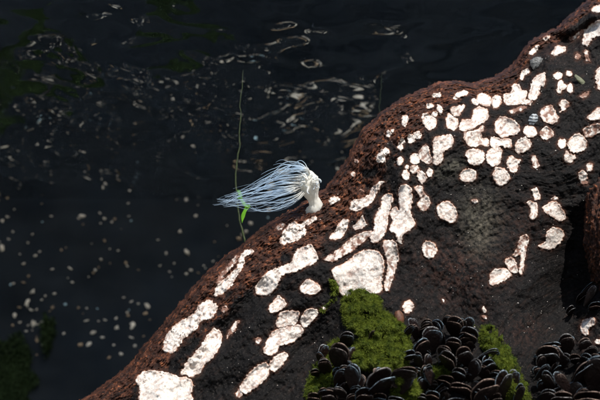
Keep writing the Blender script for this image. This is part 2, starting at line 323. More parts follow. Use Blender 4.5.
pa(T(*B, [(437, 225), (450, 200), (485, 195), (495, 160), (515, 148), (545, 160), (552, 185), (540, 205), (510, 220), (490, 235), (460, 245), (440, 240)]), 2.8)
pa(T(*B, [(457, 250), (475, 247), (510, 240), (525, 225), (535, 225), (525, 265), (555, 280), (550, 305), (520, 300), (495, 308), (470, 300), (458, 275)]), 2.4, 0.12)
pa(T(*C, [(180, 95), (205, 68), (240, 75), (265, 90), (278, 115), (270, 135), (240, 140), (210, 150), (185, 130)]), 2.6, 0.1); pa(T(*C, [(165, 150), (200, 155), (240, 160), (245, 190), (220, 192), (205, 180), (190, 190), (165, 185)]), 2)
pa(T(*B, [(465, 330), (490, 317), (520, 320), (537, 340), (530, 370), (500, 383), (475, 370)]), 2.6); pa(T(*B, [(548, 335), (570, 310), (600, 312), (605, 340), (590, 380), (565, 385), (545, 360)]), 2.6)
pa(T(*B, [(332, 290), (345, 270), (380, 262), (405, 262), (412, 285), (400, 310), (375, 325), (370, 355), (350, 378), (332, 372), (335, 330)]), 2.6); pa(T(*B, [(280, 320), (300, 300), (312, 310), (320, 340), (330, 365), (310, 375), (285, 360), (275, 340)]), 2.2, 0.15)
pa(T(*B, [(240, 350), (255, 335), (275, 345), (278, 365), (260, 377), (245, 370)])); pa(el(*B, 232, 260, 259, 294)); pa(el(*B, 256, 244, 286, 276)); pa(el(*B, 199, 272, 218, 294)); pa(el(*B, 189, 291, 212, 321)); pa(T(*B, [(187, 375), (192, 355), (205, 347), (213, 360), (200, 382)]))
pa(T(*B, [(107, 345), (122, 332), (140, 345), (135, 368), (112, 368)])); pa(el(*B, 125, 313, 160, 340)); pa(T(*B, [(147, 262), (150, 244), (162, 240), (163, 255), (155, 268)])); pa(el(*B, 164, 237, 176, 249))
pa(el(*B, 222, 380, 236, 396)); pa(el(*B, 20, 358, 34, 372), 1.2, 0.4)
pa(T(*E, [(410, 10), (425, 0), (438, 20), (430, 40), (412, 35)])); pa(T(*E, [(470, 0), (490, 8), (505, 30), (490, 55), (472, 35)])); pa(el(*E, 505, -6, 529, 28)); pa(T(*E, [(440, -10), (465, -18), (478, -4), (460, 14), (446, 10)]), 1.6, 0.25)
pa(T(*C, [(235, 50), (260, 35), (300, 25), (306, 32), (275, 44), (245, 53)]), 1.2, 0.5)
pa(T(*C, [(270, 18), (285, 2), (310, 0), (330, 6), (322, 20), (295, 16)]), 1.6, 0.2); pa(T(*C, [(88, 2), (100, -6), (116, 6), (108, 18), (94, 18)]))
pa(T(*C, [(362, 50), (380, 28), (405, 22), (418, 45), (432, 70), (420, 92), (395, 93), (370, 78)]), 2.8, 0.22); pa(T(*C, [(435, 15), (450, 0), (468, 5), (475, 25), (455, 40), (440, 52), (445, 30)]), 1.8, 0.2)
pa(T(*C, [(298, 110), (325, 105), (343, 120), (345, 140), (325, 150), (302, 142)]), 2.2); pa(T(*C, [(362, 125), (385, 110), (410, 125), (412, 145), (385, 158), (365, 148)]), 2.2, 0.3)
pa(T(*C, [(262, 185), (275, 160), (300, 150), (322, 165), (320, 190), (295, 208), (268, 212)]), 2.4, 0.08)
pa(T(*C, [(228, 240), (245, 225), (262, 237), (280, 240), (270, 262), (265, 288), (245, 288), (230, 265)]), 2.2); pa(T(*C, [(327, 225), (343, 225), (348, 245), (355, 265), (340, 273), (328, 250)]), 1.6, 0.3)
pa(T(*C, [(40, 300), (55, 282), (80, 275), (102, 290), (100, 315), (75, 328), (48, 320)]), 2.2); pa(T(*C, [(172, 300), (185, 272), (210, 275), (235, 297), (235, 320), (205, 342), (180, 325)]), 2.8)
pa(T(*C, [(550, 75), (565, 55), (590, 35), (610, 30), (612, 65), (580, 80)]), 2.2); pa(T(*C, [(532, 120), (545, 108), (580, 100), (612, 95), (612, 125), (590, 135), (565, 148), (540, 145)]), 2.2, 0.4)
pa(T(*C, [(470, 175), (485, 150), (515, 135), (540, 152), (547, 178), (535, 200), (505, 212), (478, 200)]), 3); pa(T(*C, [(432, 180), (440, 160), (458, 158), (462, 185), (445, 192)])); pa(T(*C, [(458, 240), (465, 205), (480, 215), (500, 225), (490, 248), (470, 250)]))
pa(T(*C, [(515, 295), (530, 283), (547, 298), (545, 318), (522, 320)]), 1.8, 0.15); pa(el(*C, 547, 252, 571, 286), 1.4, 0.3); pa(el(*C, 520, 321, 549, 338), 1.2, 0.5); pa(el(*C, 405, 385, 428, 402), 1.2, 0.5)
pa(T(*C, [(327, 360), (345, 350), (352, 365), (358, 395), (340, 402), (335, 380)])); pa(T(*D, [(308, 12), (325, 5), (345, 15), (348, 40), (342, 75), (318, 72), (325, 40)]), 1.8, 0.1)
pa(T(*D, [(372, 30), (400, 10), (425, 8), (440, 25), (462, 70), (440, 85), (400, 60), (385, 55)]), 2.8, 0.12, 'three-cornered white crust beside the dark hollow'); pa(T(*D, [(354, 185), (385, 165), (385, 135), (410, 112), (440, 115), (455, 140), (440, 170), (410, 195), (375, 195)]), 3, 0, 'comma-shaped white crust left of the dark hollow')
pa(T(*D, [(268, 195), (285, 145), (305, 140), (315, 165), (303, 195), (297, 250), (285, 298), (276, 288), (285, 225), (270, 225), (250, 225)]), 2.2, 0.25); pa(T(*D, [(222, 245), (240, 230), (258, 245), (270, 290), (240, 285)]), 2, 0.2)
pa(T(*D, [(157, 330), (165, 290), (200, 275), (235, 283), (245, 305), (220, 320), (190, 335), (170, 340)]), 2.4, 0.1); pa(el(*D, 540, 104, 566, 131), 1.4, 0.3); pa(el(*D, 86, -4, 112, 14), 1, 0.2)
pa(T(*E, [(550, 150), (575, 128), (600, 128), (625, 165), (622, 200), (605, 210), (575, 200), (553, 180)]), 2.8, 0, 'lone oval white shell with a brown rim on bare black wood'); pa(T(*E, [(490, 305), (510, 285), (540, 300), (545, 330), (525, 352), (500, 345)]), 2.4, 0.12)
pa(T(*E, [(457, 70), (485, 65), (495, 90), (518, 120), (510, 155), (490, 162), (470, 140), (480, 105)]), 2, 0.15)
pa(T(*E, [(395, 80), (410, 60), (440, 68), (448, 110), (442, 170), (458, 215), (435, 245), (410, 260), (405, 295), (390, 285), (385, 260), (360, 240), (370, 200), (358, 170), (385, 150), (398, 155)]), 3.2, 0, 'tall upright white crust, rightmost of the long finger-like ones')
pa(T(*E, [(330, 110), (350, 93), (370, 105), (362, 145), (350, 190), (345, 235), (320, 280), (290, 290), (278, 265), (295, 240), (300, 190), (320, 150)]), 3, 0, 'long slanting white crust left of the tall upright one')
pa(T(*E, [(95, 360), (130, 335), (165, 310), (205, 275), (240, 255), (285, 245), (280, 265), (250, 288), (215, 320), (170, 345), (130, 365)]), 2.4, 0.25, 'slender tan-streaked crust over the broad rounded patch')
pa(T(*E, [(202, 155), (210, 125), (250, 115), (275, 100), (290, 70), (320, 48), (335, 45), (315, 75), (300, 105), (290, 130), (255, 150), (225, 165)]), 2.4); pa(T(*E, [(117, 270), (145, 240), (155, 215), (180, 196), (192, 205), (185, 240), (165, 270), (135, 277)]), 2.4); pa(T(*E, [(215, 225), (235, 205), (250, 183), (258, 205), (265, 218), (240, 235), (220, 238)]), 2)
pa(T(*E, [(117, 130), (122, 112), (145, 107), (160, 118), (145, 128), (125, 136)])); pa(el(*E, 204, 8, 220, 24), 1.2, 0.4); pa(el(*E, 238, 76, 254, 90), 1, 0.6)
pa(T(260, 180, [(270, 250), (300, 225), (340, 215), (370, 228), (382, 260), (375, 300), (372, 340), (350, 350), (320, 345), (290, 345), (265, 362), (245, 345), (238, 320), (225, 296), (222, 276), (248, 262)], 3.075), 3.4, 0.0, 'broad rounded white crust with brown spots, just above the green algae')
pa(T(260, 180, [(378, 192), (400, 185), (420, 200), (425, 240), (415, 280), (405, 310), (390, 345), (382, 330), (388, 300), (393, 260), (384, 222)], 3.075), 2.6, 0.15, 'curved white crust hugging the right side of the broad rounded one')
pa(T(*F, [(60, 385), (65, 350), (90, 325), (120, 300), (150, 265), (160, 230), (185, 198), (213, 205), (205, 215), (180, 225), (175, 255), (150, 300), (120, 345), (90, 375)]), 2.4); pa(T(*F, [(62, 345), (75, 310), (110, 265), (140, 230), (155, 222), (145, 245), (105, 295), (75, 335)]), 1.4, 0.5)
pa(T(*F, [(325, 175), (322, 155), (340, 120), (375, 88), (400, 95), (435, 75), (462, 65), (465, 78), (440, 95), (415, 105), (425, 125), (405, 150), (375, 165)]), 2.4, 0, 'ragged white crust just below the foot of the anemone'); pa(T(*F, [(300, 115), (315, 100), (338, 98), (335, 108), (315, 118)]), 1, 0.4)
pa(T(*F, [(222, 370), (225, 345), (260, 300), (300, 275), (345, 260), (370, 245), (385, 205), (420, 185), (445, 180), (465, 215), (468, 245), (430, 265), (385, 285), (330, 300), (310, 340), (285, 370), (250, 383)]), 3.2, 0, 'long dumbbell-shaped white crust below the ragged one')
pa(T(*F, [(402, 365), (405, 345), (430, 320), (450, 325), (478, 345), (475, 370), (440, 378)]), 2.6)
pa(T(*G, [(175, 195), (180, 155), (215, 105), (260, 75), (295, 55), (320, 20), (355, 3), (385, 20), (382, 50), (360, 75), (325, 85), (300, 120), (260, 150), (235, 180), (215, 212), (185, 210)]), 3.2, 0, 'long bean-shaped white crust near the lower left edge of the log')
pa(T(*G, [(245, 300), (270, 245), (300, 215), (330, 170), (370, 120), (390, 117), (405, 140), (405, 170), (375, 225), (335, 260), (320, 290), (285, 308), (265, 300)]), 2.4, 0.0, 'white crust with a grey worn middle, touching the lowest big one'); pa(T(*G, [(65, 320), (90, 290), (130, 283), (185, 290), (235, 310), (262, 312), (290, 325), (285, 370), (275, 430), (90, 430), (80, 360)]), 3, 0, 'broad white crust cut by the bottom edge at the log\'s lower left')
pa(T(*G, [(425, 160), (440, 120), (460, 90), (478, 85), (470, 100), (445, 135)]), 1.4, 0.3); pa(el(*G, 405, 24, 430, 51), 1, 0.6); pa(el(*G, 540, 150, 563, 173), 1.2, 0.4)
pa(T(*Hh, [(195, 75), (215, 45), (235, 25), (258, 45), (260, 65), (235, 82), (210, 90)]), 2.4); pa(T(*Hh, [(225, 140), (240, 95), (270, 85), (315, 90), (310, 120), (300, 137), (260, 146), (235, 150)]), 2.6, 0.05); pa(T(*Hh, [(322, 132), (330, 100), (350, 78), (385, 80), (388, 100), (365, 130), (340, 150)]), 2.6)
pa(T(*Hh, [(175, 250), (180, 225), (200, 185), (220, 162), (270, 150), (310, 142), (332, 155), (325, 180), (290, 210), (255, 218), (238, 225), (225, 250), (195, 262)]), 3, 0.05); pa(T(*Hh, [(205, 320), (200, 295), (225, 265), (262, 252), (270, 265), (255, 290), (225, 325)]), 2.4)
pa(T(*Hh, [(80, 395), (95, 365), (120, 330), (150, 305), (185, 292), (198, 310), (190, 345), (160, 375), (130, 400), (100, 415)]), 2.8, 0.05, 'smooth oval white shell with a wide brown rim at the bottom edge'); pa(T(*Hh, [(66, 415), (78, 398), (92, 404), (86, 424), (70, 428)]), 1.6, 0.2)
pa(T(300, 300, [(412, 30), (420, 8), (440, 3), (452, 25), (440, 50), (420, 52)]), 2.2); pa(T(450, 300, [(525, 130), (530, 85), (555, 75), (580, 75), (575, 100), (555, 110), (548, 140)]), 2.4, 0.1, 'white crust above the mussels in the lower right corner'); pa(el(450, 300, 582, 160, 606, 176)); pa(el(450, 300, 128, 28, 142, 52), 1, 0.4); pa(el(450, 300, 130, 64, 146, 78), 1, 0.4)
pa(el(450, 300, -30, -2, -22, 8)); pa(el(300, 300, 90, 26, 102, 40)); pa(el(300, 300, 84, 314, 100, 324), 1)
HOLES = [(350.5, 274, 3.6), (345.5, 286, 2.8), (362, 281, 1.6)]
def smooth_outline(P, step=0.9):
    P = np.array(P, float); n = len(P); out = []
    for i in range(n):
        p0, p1, p2, p3 = P[i - 1], P[i], P[(i + 1) % n], P[(i + 2) % n]; m = max(2, int(np.hypot(*(p2 - p1)) / step))
        for k in range(m):
            t = k / m; out.append(0.5 * ((2 * p1) + (-p0 + p2) * t + (2 * p0 - 5 * p1 + 4 * p2 - p3) * t * t + (-p0 + 3 * p1 - 3 * p2 + p3) * t ** 3))
    o = np.array(out)
    o[:, 0] += 1.0 * perlin(o[:, 0] / 3.2, o[:, 1] / 3.2, 71) + 0.8 * perlin(o[:, 0] / 1.5, o[:, 1] / 1.5, 72)
    o[:, 1] += 1.0 * perlin(o[:, 0] / 3.2, o[:, 1] / 3.2, 73) + 0.8 * perlin(o[:, 0] / 1.5, o[:, 1] / 1.5, 74)
    return o
def fill(poly, step):
    """triangulate an outline with points inside it"""
    lo, hi = poly.min(0), poly.max(0); gx, gy = np.meshgrid(np.arange(lo[0], hi[0], step), np.arange(lo[1], hi[1], step))
    p = np.stack([gx.ravel(), gy.ravel()], 1); p += rng.uniform(-0.3, 0.3, p.shape) * step
    p = p[inside(p[:, 0], p[:, 1], poly)]
    if len(p): p = p[seg_dist(p[:, 0], p[:, 1], poly, True) > 0.45 * step]
    v = [Vector(q) for q in np.concatenate([poly, p])]
    r = delaunay_2d_cdt(v, [], [list(range(len(poly)))], 1, 1e-5)
    return np.array([(q.x, q.y) for q in r[0]]), np.array([f for f in r[2] if len(f) == 3])
def grow(P, k):
    P = np.array(P, float); c = np.dot(P[:, 0], np.roll(P[:, 1], -1)) - np.dot(P[:, 1], np.roll(P[:, 0], -1)); tg = np.roll(P, -1, 0) - np.roll(P, 1, 0); tg /= np.linalg.norm(tg, axis=1)[:, None] + 1e-9
    return P + k * np.sign(c) * np.stack([tg[:, 1], -tg[:, 0]], 1)
OUT = [smooth_outline(grow(p[0], 1.1)) for p in PATCH]
child('bark', build_log())
for pi, (poly, th, tan, lab) in enumerate(PATCH):
    o = OUT[pi].copy(); area = 0.5 * abs(np.dot(o[:, 0], np.roll(o[:, 1], 1)) - np.dot(o[:, 1], np.roll(o[:, 0], 1)))
    v, f = fill(o, 0.9 if area < 900 else 1.15); x, y = v[:, 0], v[:, 1]; d = seg_dist(x, y, o, True); s = pi * 3.7
    big = min(1.0, area / 250)
    base = H(x, y, False) * 0.75 + H(x, y) * 0.25 if area > 60 else H(x, y)
    lift = np.maximum(H(x, y) - base, 0)
    h = base + lift * (0.35 + 0.65 * (1 - sstep(0, 3.0, d))) - 1.2 + (th * 0.42 + 1.4) * sstep(0, 0.8, d) + 0.25 * np.exp(-((d - 1.0) / 0.6) ** 2) * (0.5 + big) + big * (0.6 * fbm(x / 11 + s, y / 11, 2, 81) + 0.32 * fbm(x / 2.2, y / 2.2 + s, 2, 84)) - 0.4 * big * sstep(1.0, 3, d)
    tn = np.full(len(x), 0.0)
    if tan: tn = sstep(0.62 - tan * 0.75, 0.78 - tan * 0.75, 0.45 + 0.55 * fbm(x / 5 + s, y / 5, 3, 91)) * sstep(0.1, 0.6, tan + 0.35)
    # broad brown streaks of worn crust on every larger patch
    if area > 120:
        rg = 1.9 + 1.5 * fbm(x / 7, y / 7 + s, 2, 93); ln_ = np.maximum(np.exp(-((d - rg) / 0.55) ** 2) * sstep(-0.2, 0.15, fbm(x / 10 + s, y / 10, 2, 94)), np.exp(-((d - rg - 2.6 - 1.4 * fbm(x / 6, y / 6 + s, 2, 96)) / 0.45) ** 2) * sstep(0.0, 0.25, fbm(x / 9, y / 9 + s, 2, 98))); tn = np.maximum(tn, 0.85 * ln_)
        st = sstep(0.50, 0.62, np.abs(fbm((x * Ex + y * Ey) / 20 + s, (x * Dx + y * Dy) / 5, 3, 95))); tn = np.maximum(tn, 0.5 * st)
    for hx, hy, hr in HOLES:
        if hr:
            g = np.exp(-(((x - hx) ** 2 + (y - hy) ** 2) / hr ** 2) ** 2); g = g * np.clip(0.9 + 0.9 * fbm(x / 2.5, y / 2.5, 2, 99), 0, 1); h = h - 1.2 * g; tn = np.maximum(tn, g * 0.8)
    if 'grey worn' in (lab or ''):
        g = gauss(x, y, 206, 347, 6, 4); h = h - 1.5 * g
    h = np.where(d > 0.7, np.maximum(h, H(x, y) + 0.35 + 0.8 * barkmask(x, y, x * Ex + y * Ey, x * Dx + y * Dy - T0(x * Ex + y * Ey)) - (5 * tn if 'dark hole' in (lab or '') else 0)), h)
    # drop a little skirt at the outline so the crust has a real edge
    rimv = np.exp(-d / 1.3) * (0.95 + 0.5 * np.clip(fbm(x / 6 + s, y / 6, 2, 97), -0.6, 1))
    # triangles face the viewer
    a, b, c = v[f[:, 0]], v[f[:, 1]], v[f[:, 2]]; cr = (b[:, 0] - a[:, 0]) * (c[:, 1] - a[:, 1]) - (b[:, 1] - a[:, 1]) * (c[:, 0] - a[:, 0])
    f[cr > 0] = f[cr > 0][:, ::-1]
    ob = child('shell_crust', np_mesh('shell_crust', P3(x, y, h), f, M_SHELL, {'rim': ('FLOAT', rimv), 'tan': ('FLOAT', np.clip(tn, 0, 1))}))
    if lab: ob['label'] = lab

# pale grit and tiny spat stuck all over the bark
def grit(n):
    x = rng.uniform(80, 605, n * 2); y = rng.uniform(0, 402, n * 2); t = x * Dx + y * Dy - T0(x * Ex + y * Ey); k = (t > 2) & (rng.random(n * 2) < 0.25 + 0.75 * sstep(-0.1, 0.5, fbm(x / 30, y / 30, 3, 101)))
    x, y = x[k][:n], y[k][:n]; n = len(x); r = 0.18 + 0.5 * rng.random(n) ** 4
    oct_ = np.array([(1, 0, 0), (-1, 0, 0), (0, 1, 0), (0, -1, 0), (0, 0, 1)], float); fc = np.array([(0, 2, 4), (2, 1, 4), (1, 3, 4), (3, 0, 4)])
    h = H(x, y); V = []; 
    ox = x[:, None] + oct_[None, :, 0] * r[:, None] * rng.uniform(0.6, 1.6, (n, 1)); oy = y[:, None] + oct_[None, :, 1] * r[:, None]; oh = h[:, None] + oct_[None, :, 2] * r[:, None] * 1.2 - 0.1
    return np_mesh('grit', P3(ox.ravel(), oy.ravel(), oh.ravel()), (fc[None] + 5 * np.arange(n)[:, None, None]).reshape(-1, 3), M_GRIT, None, False)
M_GRIT = mat_plain('pale_grit', (0.35, 0.29, 0.25), (0.7, 0.66, 0.62), 300, 0.6)
g = child('grit', grit(1700)); g['kind'] = 'stuff'

# ------------------------------------------------------------------ rust brown root at the right edge
def lump_mesh(name, cx, cy, ch, rx, ry, rz, mat, seg=90, rings=70, rough=4.0, fine=1.5):
    th = np.linspace(0, math.pi, rings); ph = np.linspace(0, 2 * math.pi, seg, endpoint=False); t, p = np.meshgrid(th, ph, indexing='ij')
    nx, ny, nz = np.sin(t) * np.cos(p), -np.cos(t), np.sin(t) * np.sin(p)
    k = 1 + (rough * (perlin(nx * 2.2 + 5, ny * 3 + nz * 1.7, 7) + 0.5 * perlin(nx * 5 + nz * 4, ny * 6, 9)) + fine * perlin(nx * 16 + nz * 11, ny * 22, 12) + fine * perlin(nx * 30 + nz * 19, ny * 40, 13) * 0.6) / max(rx, rz)
    V = P3(cx + nx * rx * k, cy + ny * ry * k, ch + nz * rz * k); idx = np.arange(rings * seg).reshape(rings, seg)
    q = np.stack([idx[:-1], np.roll(idx, -1, 1)[:-1], np.roll(idx, -1, 1)[1:], idx[1:]], -1).reshape(-1, 4)
    at_ = {'bark': ('FLOAT', np.full(V[..., 0].size, 0.9)), 'stain': ('FLOAT', np.zeros(V[..., 0].size)), 'red': ('FLOAT', np.zeros(V[..., 0].size)), 'grain': ('FLOAT_VECTOR', np.stack([ny * ry / 14, p * rx / 4, nz * 2], -1).reshape(-1, 3))}
    return np_mesh(name, V.reshape(-1, 3), q, mat, at_)
def at(me_name, me, root, name):
    o = obj(name, me, root); o.matrix_parent_inverse = Matrix.Translation(-Vector(root.location)); return o
root_obj = obj('rusty_root', lump_mesh('rusty_root', 633, 236, 98, 48, 84, 46, M_LOG, 220, 200, 4.0, 2.4))
tag(root_obj, 'rust brown rounded root stump standing against the log at the right edge', 'root')

# ------------------------------------------------------------------ striped limpet, glassy blob, brown barnacle, olive blade on the log
def limpet():
    nr, ns = 14, 72; V = []; st = []
    for i in range(nr):
        for j in range(ns):
            a = 2 * math.pi * j / ns; r = i / (nr - 1); rib = 0.5 + 0.5 * math.cos(a * 9); k = 1 + 0.05 * rib * r
            V.append((math.cos(a) * r * 5.0 * k, math.sin(a) * r * 6.3 * k, 3.2 * (1 - r ** 1.5) + 0.35 * rib * r)); st.append(float(sstep(-0.2, 0.3, math.sin(math.sin(a) * r * 6.3 * 2.0 + 0.5 * math.cos(a) * r * 5 * 0.6))))
    V = np.array(V); c, s = math.cos(0.25), math.sin(0.25); x = 533.7 + V[:, 0] * c - V[:, 1] * s; y = 120 + V[:, 0] * s + V[:, 1] * c
    q = quads(nr, ns + 1) if False else np.array([(i * ns + j, (i + 1) * ns + j, (i + 1) * ns + (j + 1) % ns, i * ns + (j + 1) % ns) for i in range(nr - 1) for j in range(ns)])[:, ::-1]
    s_ = NT('striped_shell'); s_.set(color=s_.mix(s_.attr('stripe').outputs['Fac'], (0.03, 0.035, 0.04), (0.26, 0.29, 0.31)), rough=0.5)
    return np_mesh('limpet', P3(x, y, float(H(np.array(533.7), np.array(120.0))) + V[:, 2] - 0.3), q, s_.m, {'stripe': ('FLOAT', st)})
tag(obj('limpet', limpet()), 'small grey and white striped limpet on the black wood among white crusts', 'limpet')
M_GLASSY = mat_flesh('glassy_flesh', (0.26, 0.27, 0.27), 0.40)
sq = obj('sea_squirt', lump_mesh('sea_squirt', 538, 63.5, float(H(np.array(538.0), np.array(63.0))) + 0.6, 7.5, 6.0, 2.6, M_GLASSY, 60, 50, 1.6, 1.2)); tag(sq, 'grey glassy lump below the ridge at the log\'s upper right', 'sea squirt')
def cone(cx, cy, dx, dy, w_, L, mat, name, hh=2.0, off=0.5):
    """a pointed blade or barnacle plate: closed, with real thickness"""
    n, m = 14, 10; V = []
    nx, ny = -dy, dx
    for i in range(n):
        u = i / (n - 1); r = w_ * (math.sin(math.pi * min(0.98, 0.12 + 0.88 * u)) ** 0.8)
        for j in range(m):
            a = 2 * math.pi * j / m; px = cx + dx * L * (u - 0.5) + nx * r * math.cos(a); py = cy + dy * L * (u - 0.5) + ny * r * math.cos(a)
            V.append((px, py, r / w_ * hh * math.sin(a)))
    V = np.array(V); q = np.array([(i * m + j, i * m + (j + 1) % m, (i + 1) * m + (j + 1) % m, (i + 1) * m + j) for i in range(n - 1) for j in range(m)])
    return obj(name, np_mesh(name, P3(V[:, 0], V[:, 1], float(H(np.array(float(cx)), np.array(float(cy)), False)) + off + V[:, 2]), q, mat))
M_AMBER = mat_plain('amber_shell', (0.03, 0.014, 0.009), (0.15, 0.06, 0.03), 200, 0.5)
M_OLIVE = mat_plain('olive_blade', (0.05, 0.055, 0.03), (0.16, 0.17, 0.10), 200, 0.5)
tag(cone(399.5, 319, 0.25, 0.97, 5.0, 17, M_AMBER, 'barnacle', 4, 3), 'pointed amber brown barnacle at the top of the green algae', 'barnacle')
tag(cone(582, 82, 0.72, 0.69, 2.6, 20, M_OLIVE, 'dead_leaf', 1.0, 1.5), 'olive grey dead leaf lying on the black wood near the right edge', 'leaf')

# ------------------------------------------------------------------ green algae mats on the log
def algae(poly, dens, thick, ln, mat, seed):
    r_ = np.random.default_rng(seed); P = smooth_outline(poly, 2.0); P[:, 0] += 2.2 * perlin(P[:, 0] / 7, P[:, 1] / 7, 111); P[:, 1] += 2.2 * perlin(P[:, 0] / 7, P[:, 1] / 7, 112)
    def hh(x, y):
        d = seg_dist(x, y, P, True) * inside(x, y, P); return H(x, y, False) + thick * sstep(-1, 9, d) + 8 * fbm(x / 15, y / 15, 3, 121) + 3.4 * np.abs(fbm(x / 5.5, y / 5.5, 3, 122)) * 1.6
    v, f = fill(P, 1.8); a, b, c = v[f[:, 0]], v[f[:, 1]], v[f[:, 2]]; cr = (b[:, 0] - a[:, 0]) * (c[:, 1] - a[:, 1]) - (b[:, 1] - a[:, 1]) * (c[:, 0] - a[:, 0]); f[cr > 0] = f[cr > 0][:, ::-1]
    hv = hh(v[:, 0], v[:, 1]); dd = seg_dist(v[:, 0], v[:, 1], P, True); hv = hv - 3.0 * (dd < 0.5) - (thick + 8) * sstep(-0.36, -0.46, fbm(v[:, 0] / 9, v[:, 1] / 9, 3, 151)); V0 = P3(v[:, 0], v[:, 1], hv)
    lo, hi = P.min(0), P.max(0); n = int(dens * (hi[0] - lo[0]) * (hi[1] - lo[1])); x = r_.uniform(lo[0], hi[0], n); y = r_.uniform(lo[1], hi[1], n); k = inside(x, y, P); x, y = x[k], y[k]; n = len(x)
    de = seg_dist(x, y, P, True); hol = fbm(x / 9, y / 9, 3, 151); k = (r_.random(n) < 0.25 + 0.75 * sstep(0.5, 5, de)) & ((hol > -0.42) | (r_.random(n) < 0.12)); x, y = x[k], y[k]; n = len(x)
    z = hh(x, y); L = 0.62 * ln * r_.uniform(0.4, 1.3, n) * (1 + 0.4 * fbm(x / 10, y / 10, 2, 131)); e = 1.5
    gx, gy = (hh(x + e, y) - z) / e, (hh(x, y + e) - z) / e
    dx, dy, dz = -gx * 0.8 + r_.normal(0, 0.7, n) + 0.8 * fbm(x / 5, y / 5, 2, 141), -gy * 0.8 + r_.normal(0, 0.7, n) + 0.8 * fbm(x / 5, y / 5, 2, 142) - 0.1, 0.8 + 0 * x; s = np.sqrt(dx ** 2 + dy ** 2 + dz ** 2); dx, dy, dz = dx / s * L, dy / s * L, dz / s * L
    an = r_.uniform(0, 2 * math.pi, n); wx, wy = np.cos(an) * 0.22, np.sin(an) * 0.22; cx, cy = r_.normal(0, 0.5, (2, n))
    B1 = P3(x - wx, y - wy, z - 0.4); B2 = P3(x + wx, y + wy, z - 0.4); M1 = P3(x - wx * 0.8 + dx * 0.55, y - wy * 0.8 + dy * 0.55, z + dz * 0.55); M2 = P3(x + wx * 0.8 + dx * 0.55, y + wy * 0.8 + dy * 0.55, z + dz * 0.55); Tp = P3(x + dx + cx, y + dy + cy, z + dz * 0.9)
    V = np.concatenate([V0, np.stack([B1, B2, M1, M2, Tp], 1).reshape(-1, 3)]); i = len(V0) + 5 * np.arange(n)
    Fc = np.concatenate([f, np.stack([i, i + 1, i + 3], 1), np.stack([i, i + 3, i + 2], 1), np.stack([i + 2, i + 3, i + 4], 1)])
    tip = np.concatenate([np.zeros(len(V0)), np.tile([0, 0, 0.5, 0.5, 1.0], n)])
    return np_mesh('green_algae', V, Fc, mat, {'tip': ('FLOAT', tip)})
ALG = [([(345, 292), (362, 288), (378, 296), (386, 310), (405, 325), (412, 345), (410, 360), (420, 380), (426, 406), (393, 406), (388, 378), (375, 372), (352, 370), (352, 350), (355, 335), (345, 325), (342, 305)], 8, 10, 4.6, 'largest bright green algae mound below the broad rounded white crust'),
       ([(325, 345), (345, 335), (353, 350), (351, 375), (335, 406), (304, 406), (308, 375), (318, 360)], 6, 4, 4.6, 'shaded dark green algae at the left of the mussel clump'),
       ([(478, 328), (495, 325), (505, 340), (512, 352), (522, 370), (533, 406), (505, 406), (500, 380), (492, 365), (480, 345)], 8, 9, 4.0, 'bright green algae strip running down the right side of the middle mussels'),
       ([(420, 372), (440, 361), (455, 364), (466, 375), (452, 382), (430, 382)], 7, 5, 4.0, 'small green algae tuft between the middle mussels'),
       ([(326, 276), (334, 280), (340, 293), (334, 303), (324, 313), (316, 312), (326, 302), (329, 290)], 4, 2, 3.6, 'thin yellow green algae wisps left of the broad rounded white crust'),
       ([(465, 320), (471, 322), (478, 329), (470, 329)], 6, 3, 3.2, 'tiny green algae tuft above the middle mussels')]
for i, (poly, dens, th, ln, lab) in enumerate(ALG): tag(obj('green_algae', algae(poly, dens, th, ln, M_ALGAE, 20 + i)), lab, 'algae', 'green algae on the log', 'stuff')

# ------------------------------------------------------------------ mussels
def valve_mesh(seed, side):
    r_ = random.Random(seed); nr, ns = 22, 36; V = []; rim = []; ring = []; lob = r_.uniform(0, 6); asym = r_.uniform(-0.18, 0.18)
    def pt(rho, a, z0):
        y0 = math.cos(a); wd = 0.5 * (0.70 + 0.30 * y0) * (1 + 0.05 * math.sin(3 * a + lob) + 0.025 * math.sin(7 * a + lob * 2) + 0.012 * math.sin(17 * a + lob))
        x = math.sin(a) * wd * rho + asym * (rho * y0 * 0.5 + 0.5) * 0.5; y = 0.5 + 0.5 * y0 * rho
        return x, y, z0
    for i in range(nr):                                   # outer face, from the middle to the lip
        rho = i / (nr - 1)
        for j in range(ns):
            a = 2 * math.pi * j / ns; g_ = 0.5 + 0.5 * math.sin(rho * 42 + 1.2 * math.sin(a * 2 + lob)); fl = 0.02 * max(0, rho - 0.85) / 0.15 * math.sin(a * 5 + lob)
            x, y, z = pt(rho, a, 0.045 * (1 - rho ** 2.0) + 0.012 * g_ * rho + 0.010 + fl); V.append((x, y, z * side)); rim.append(float(max(sstep(0.93, 0.98, rho), 0.7 * math.exp(-((rho - 0.87) / 0.02) ** 2), 0.25 * math.exp(-((rho - 0.76) / 0.02) ** 2))) * max(0, math.cos(a * 0.85)) ** 2); ring.append(g_)
    for i in range(nr - 1, -1, -2):                       # inner face
        rho = i / (nr - 1) * 0.985
        for j in range(ns):
            a = 2 * math.pi * j / ns; fl = 0.02 * max(0, rho - 0.85) / 0.15 * math.sin(a * 5 + lob)
            x, y, z = pt(rho, a, 0.028 * (1 - rho ** 2.0) - 0.010 + fl); V.append((x, y, z * side)); rim.append(float(sstep(0.88, 0.97, rho)) * 0.9); ring.append(0.3)
    V = np.array(V); n = len(V) // ns
    q = np.array([(i * ns + j, (i + 1) * ns + j, (i + 1) * ns + (j + 1) % ns, i * ns + (j + 1) % ns) for i in range(n - 1) for j in range(ns)])
    if side < 0: q = q[:, ::-1]
    return np_mesh('valve', V, q, M_MUSSEL, {'rim': ('FLOAT', rim), 'ring': ('FLOAT', ring)})
VAL = [(valve_mesh(s, 1), valve_mesh(s, -1)) for s in range(5)]
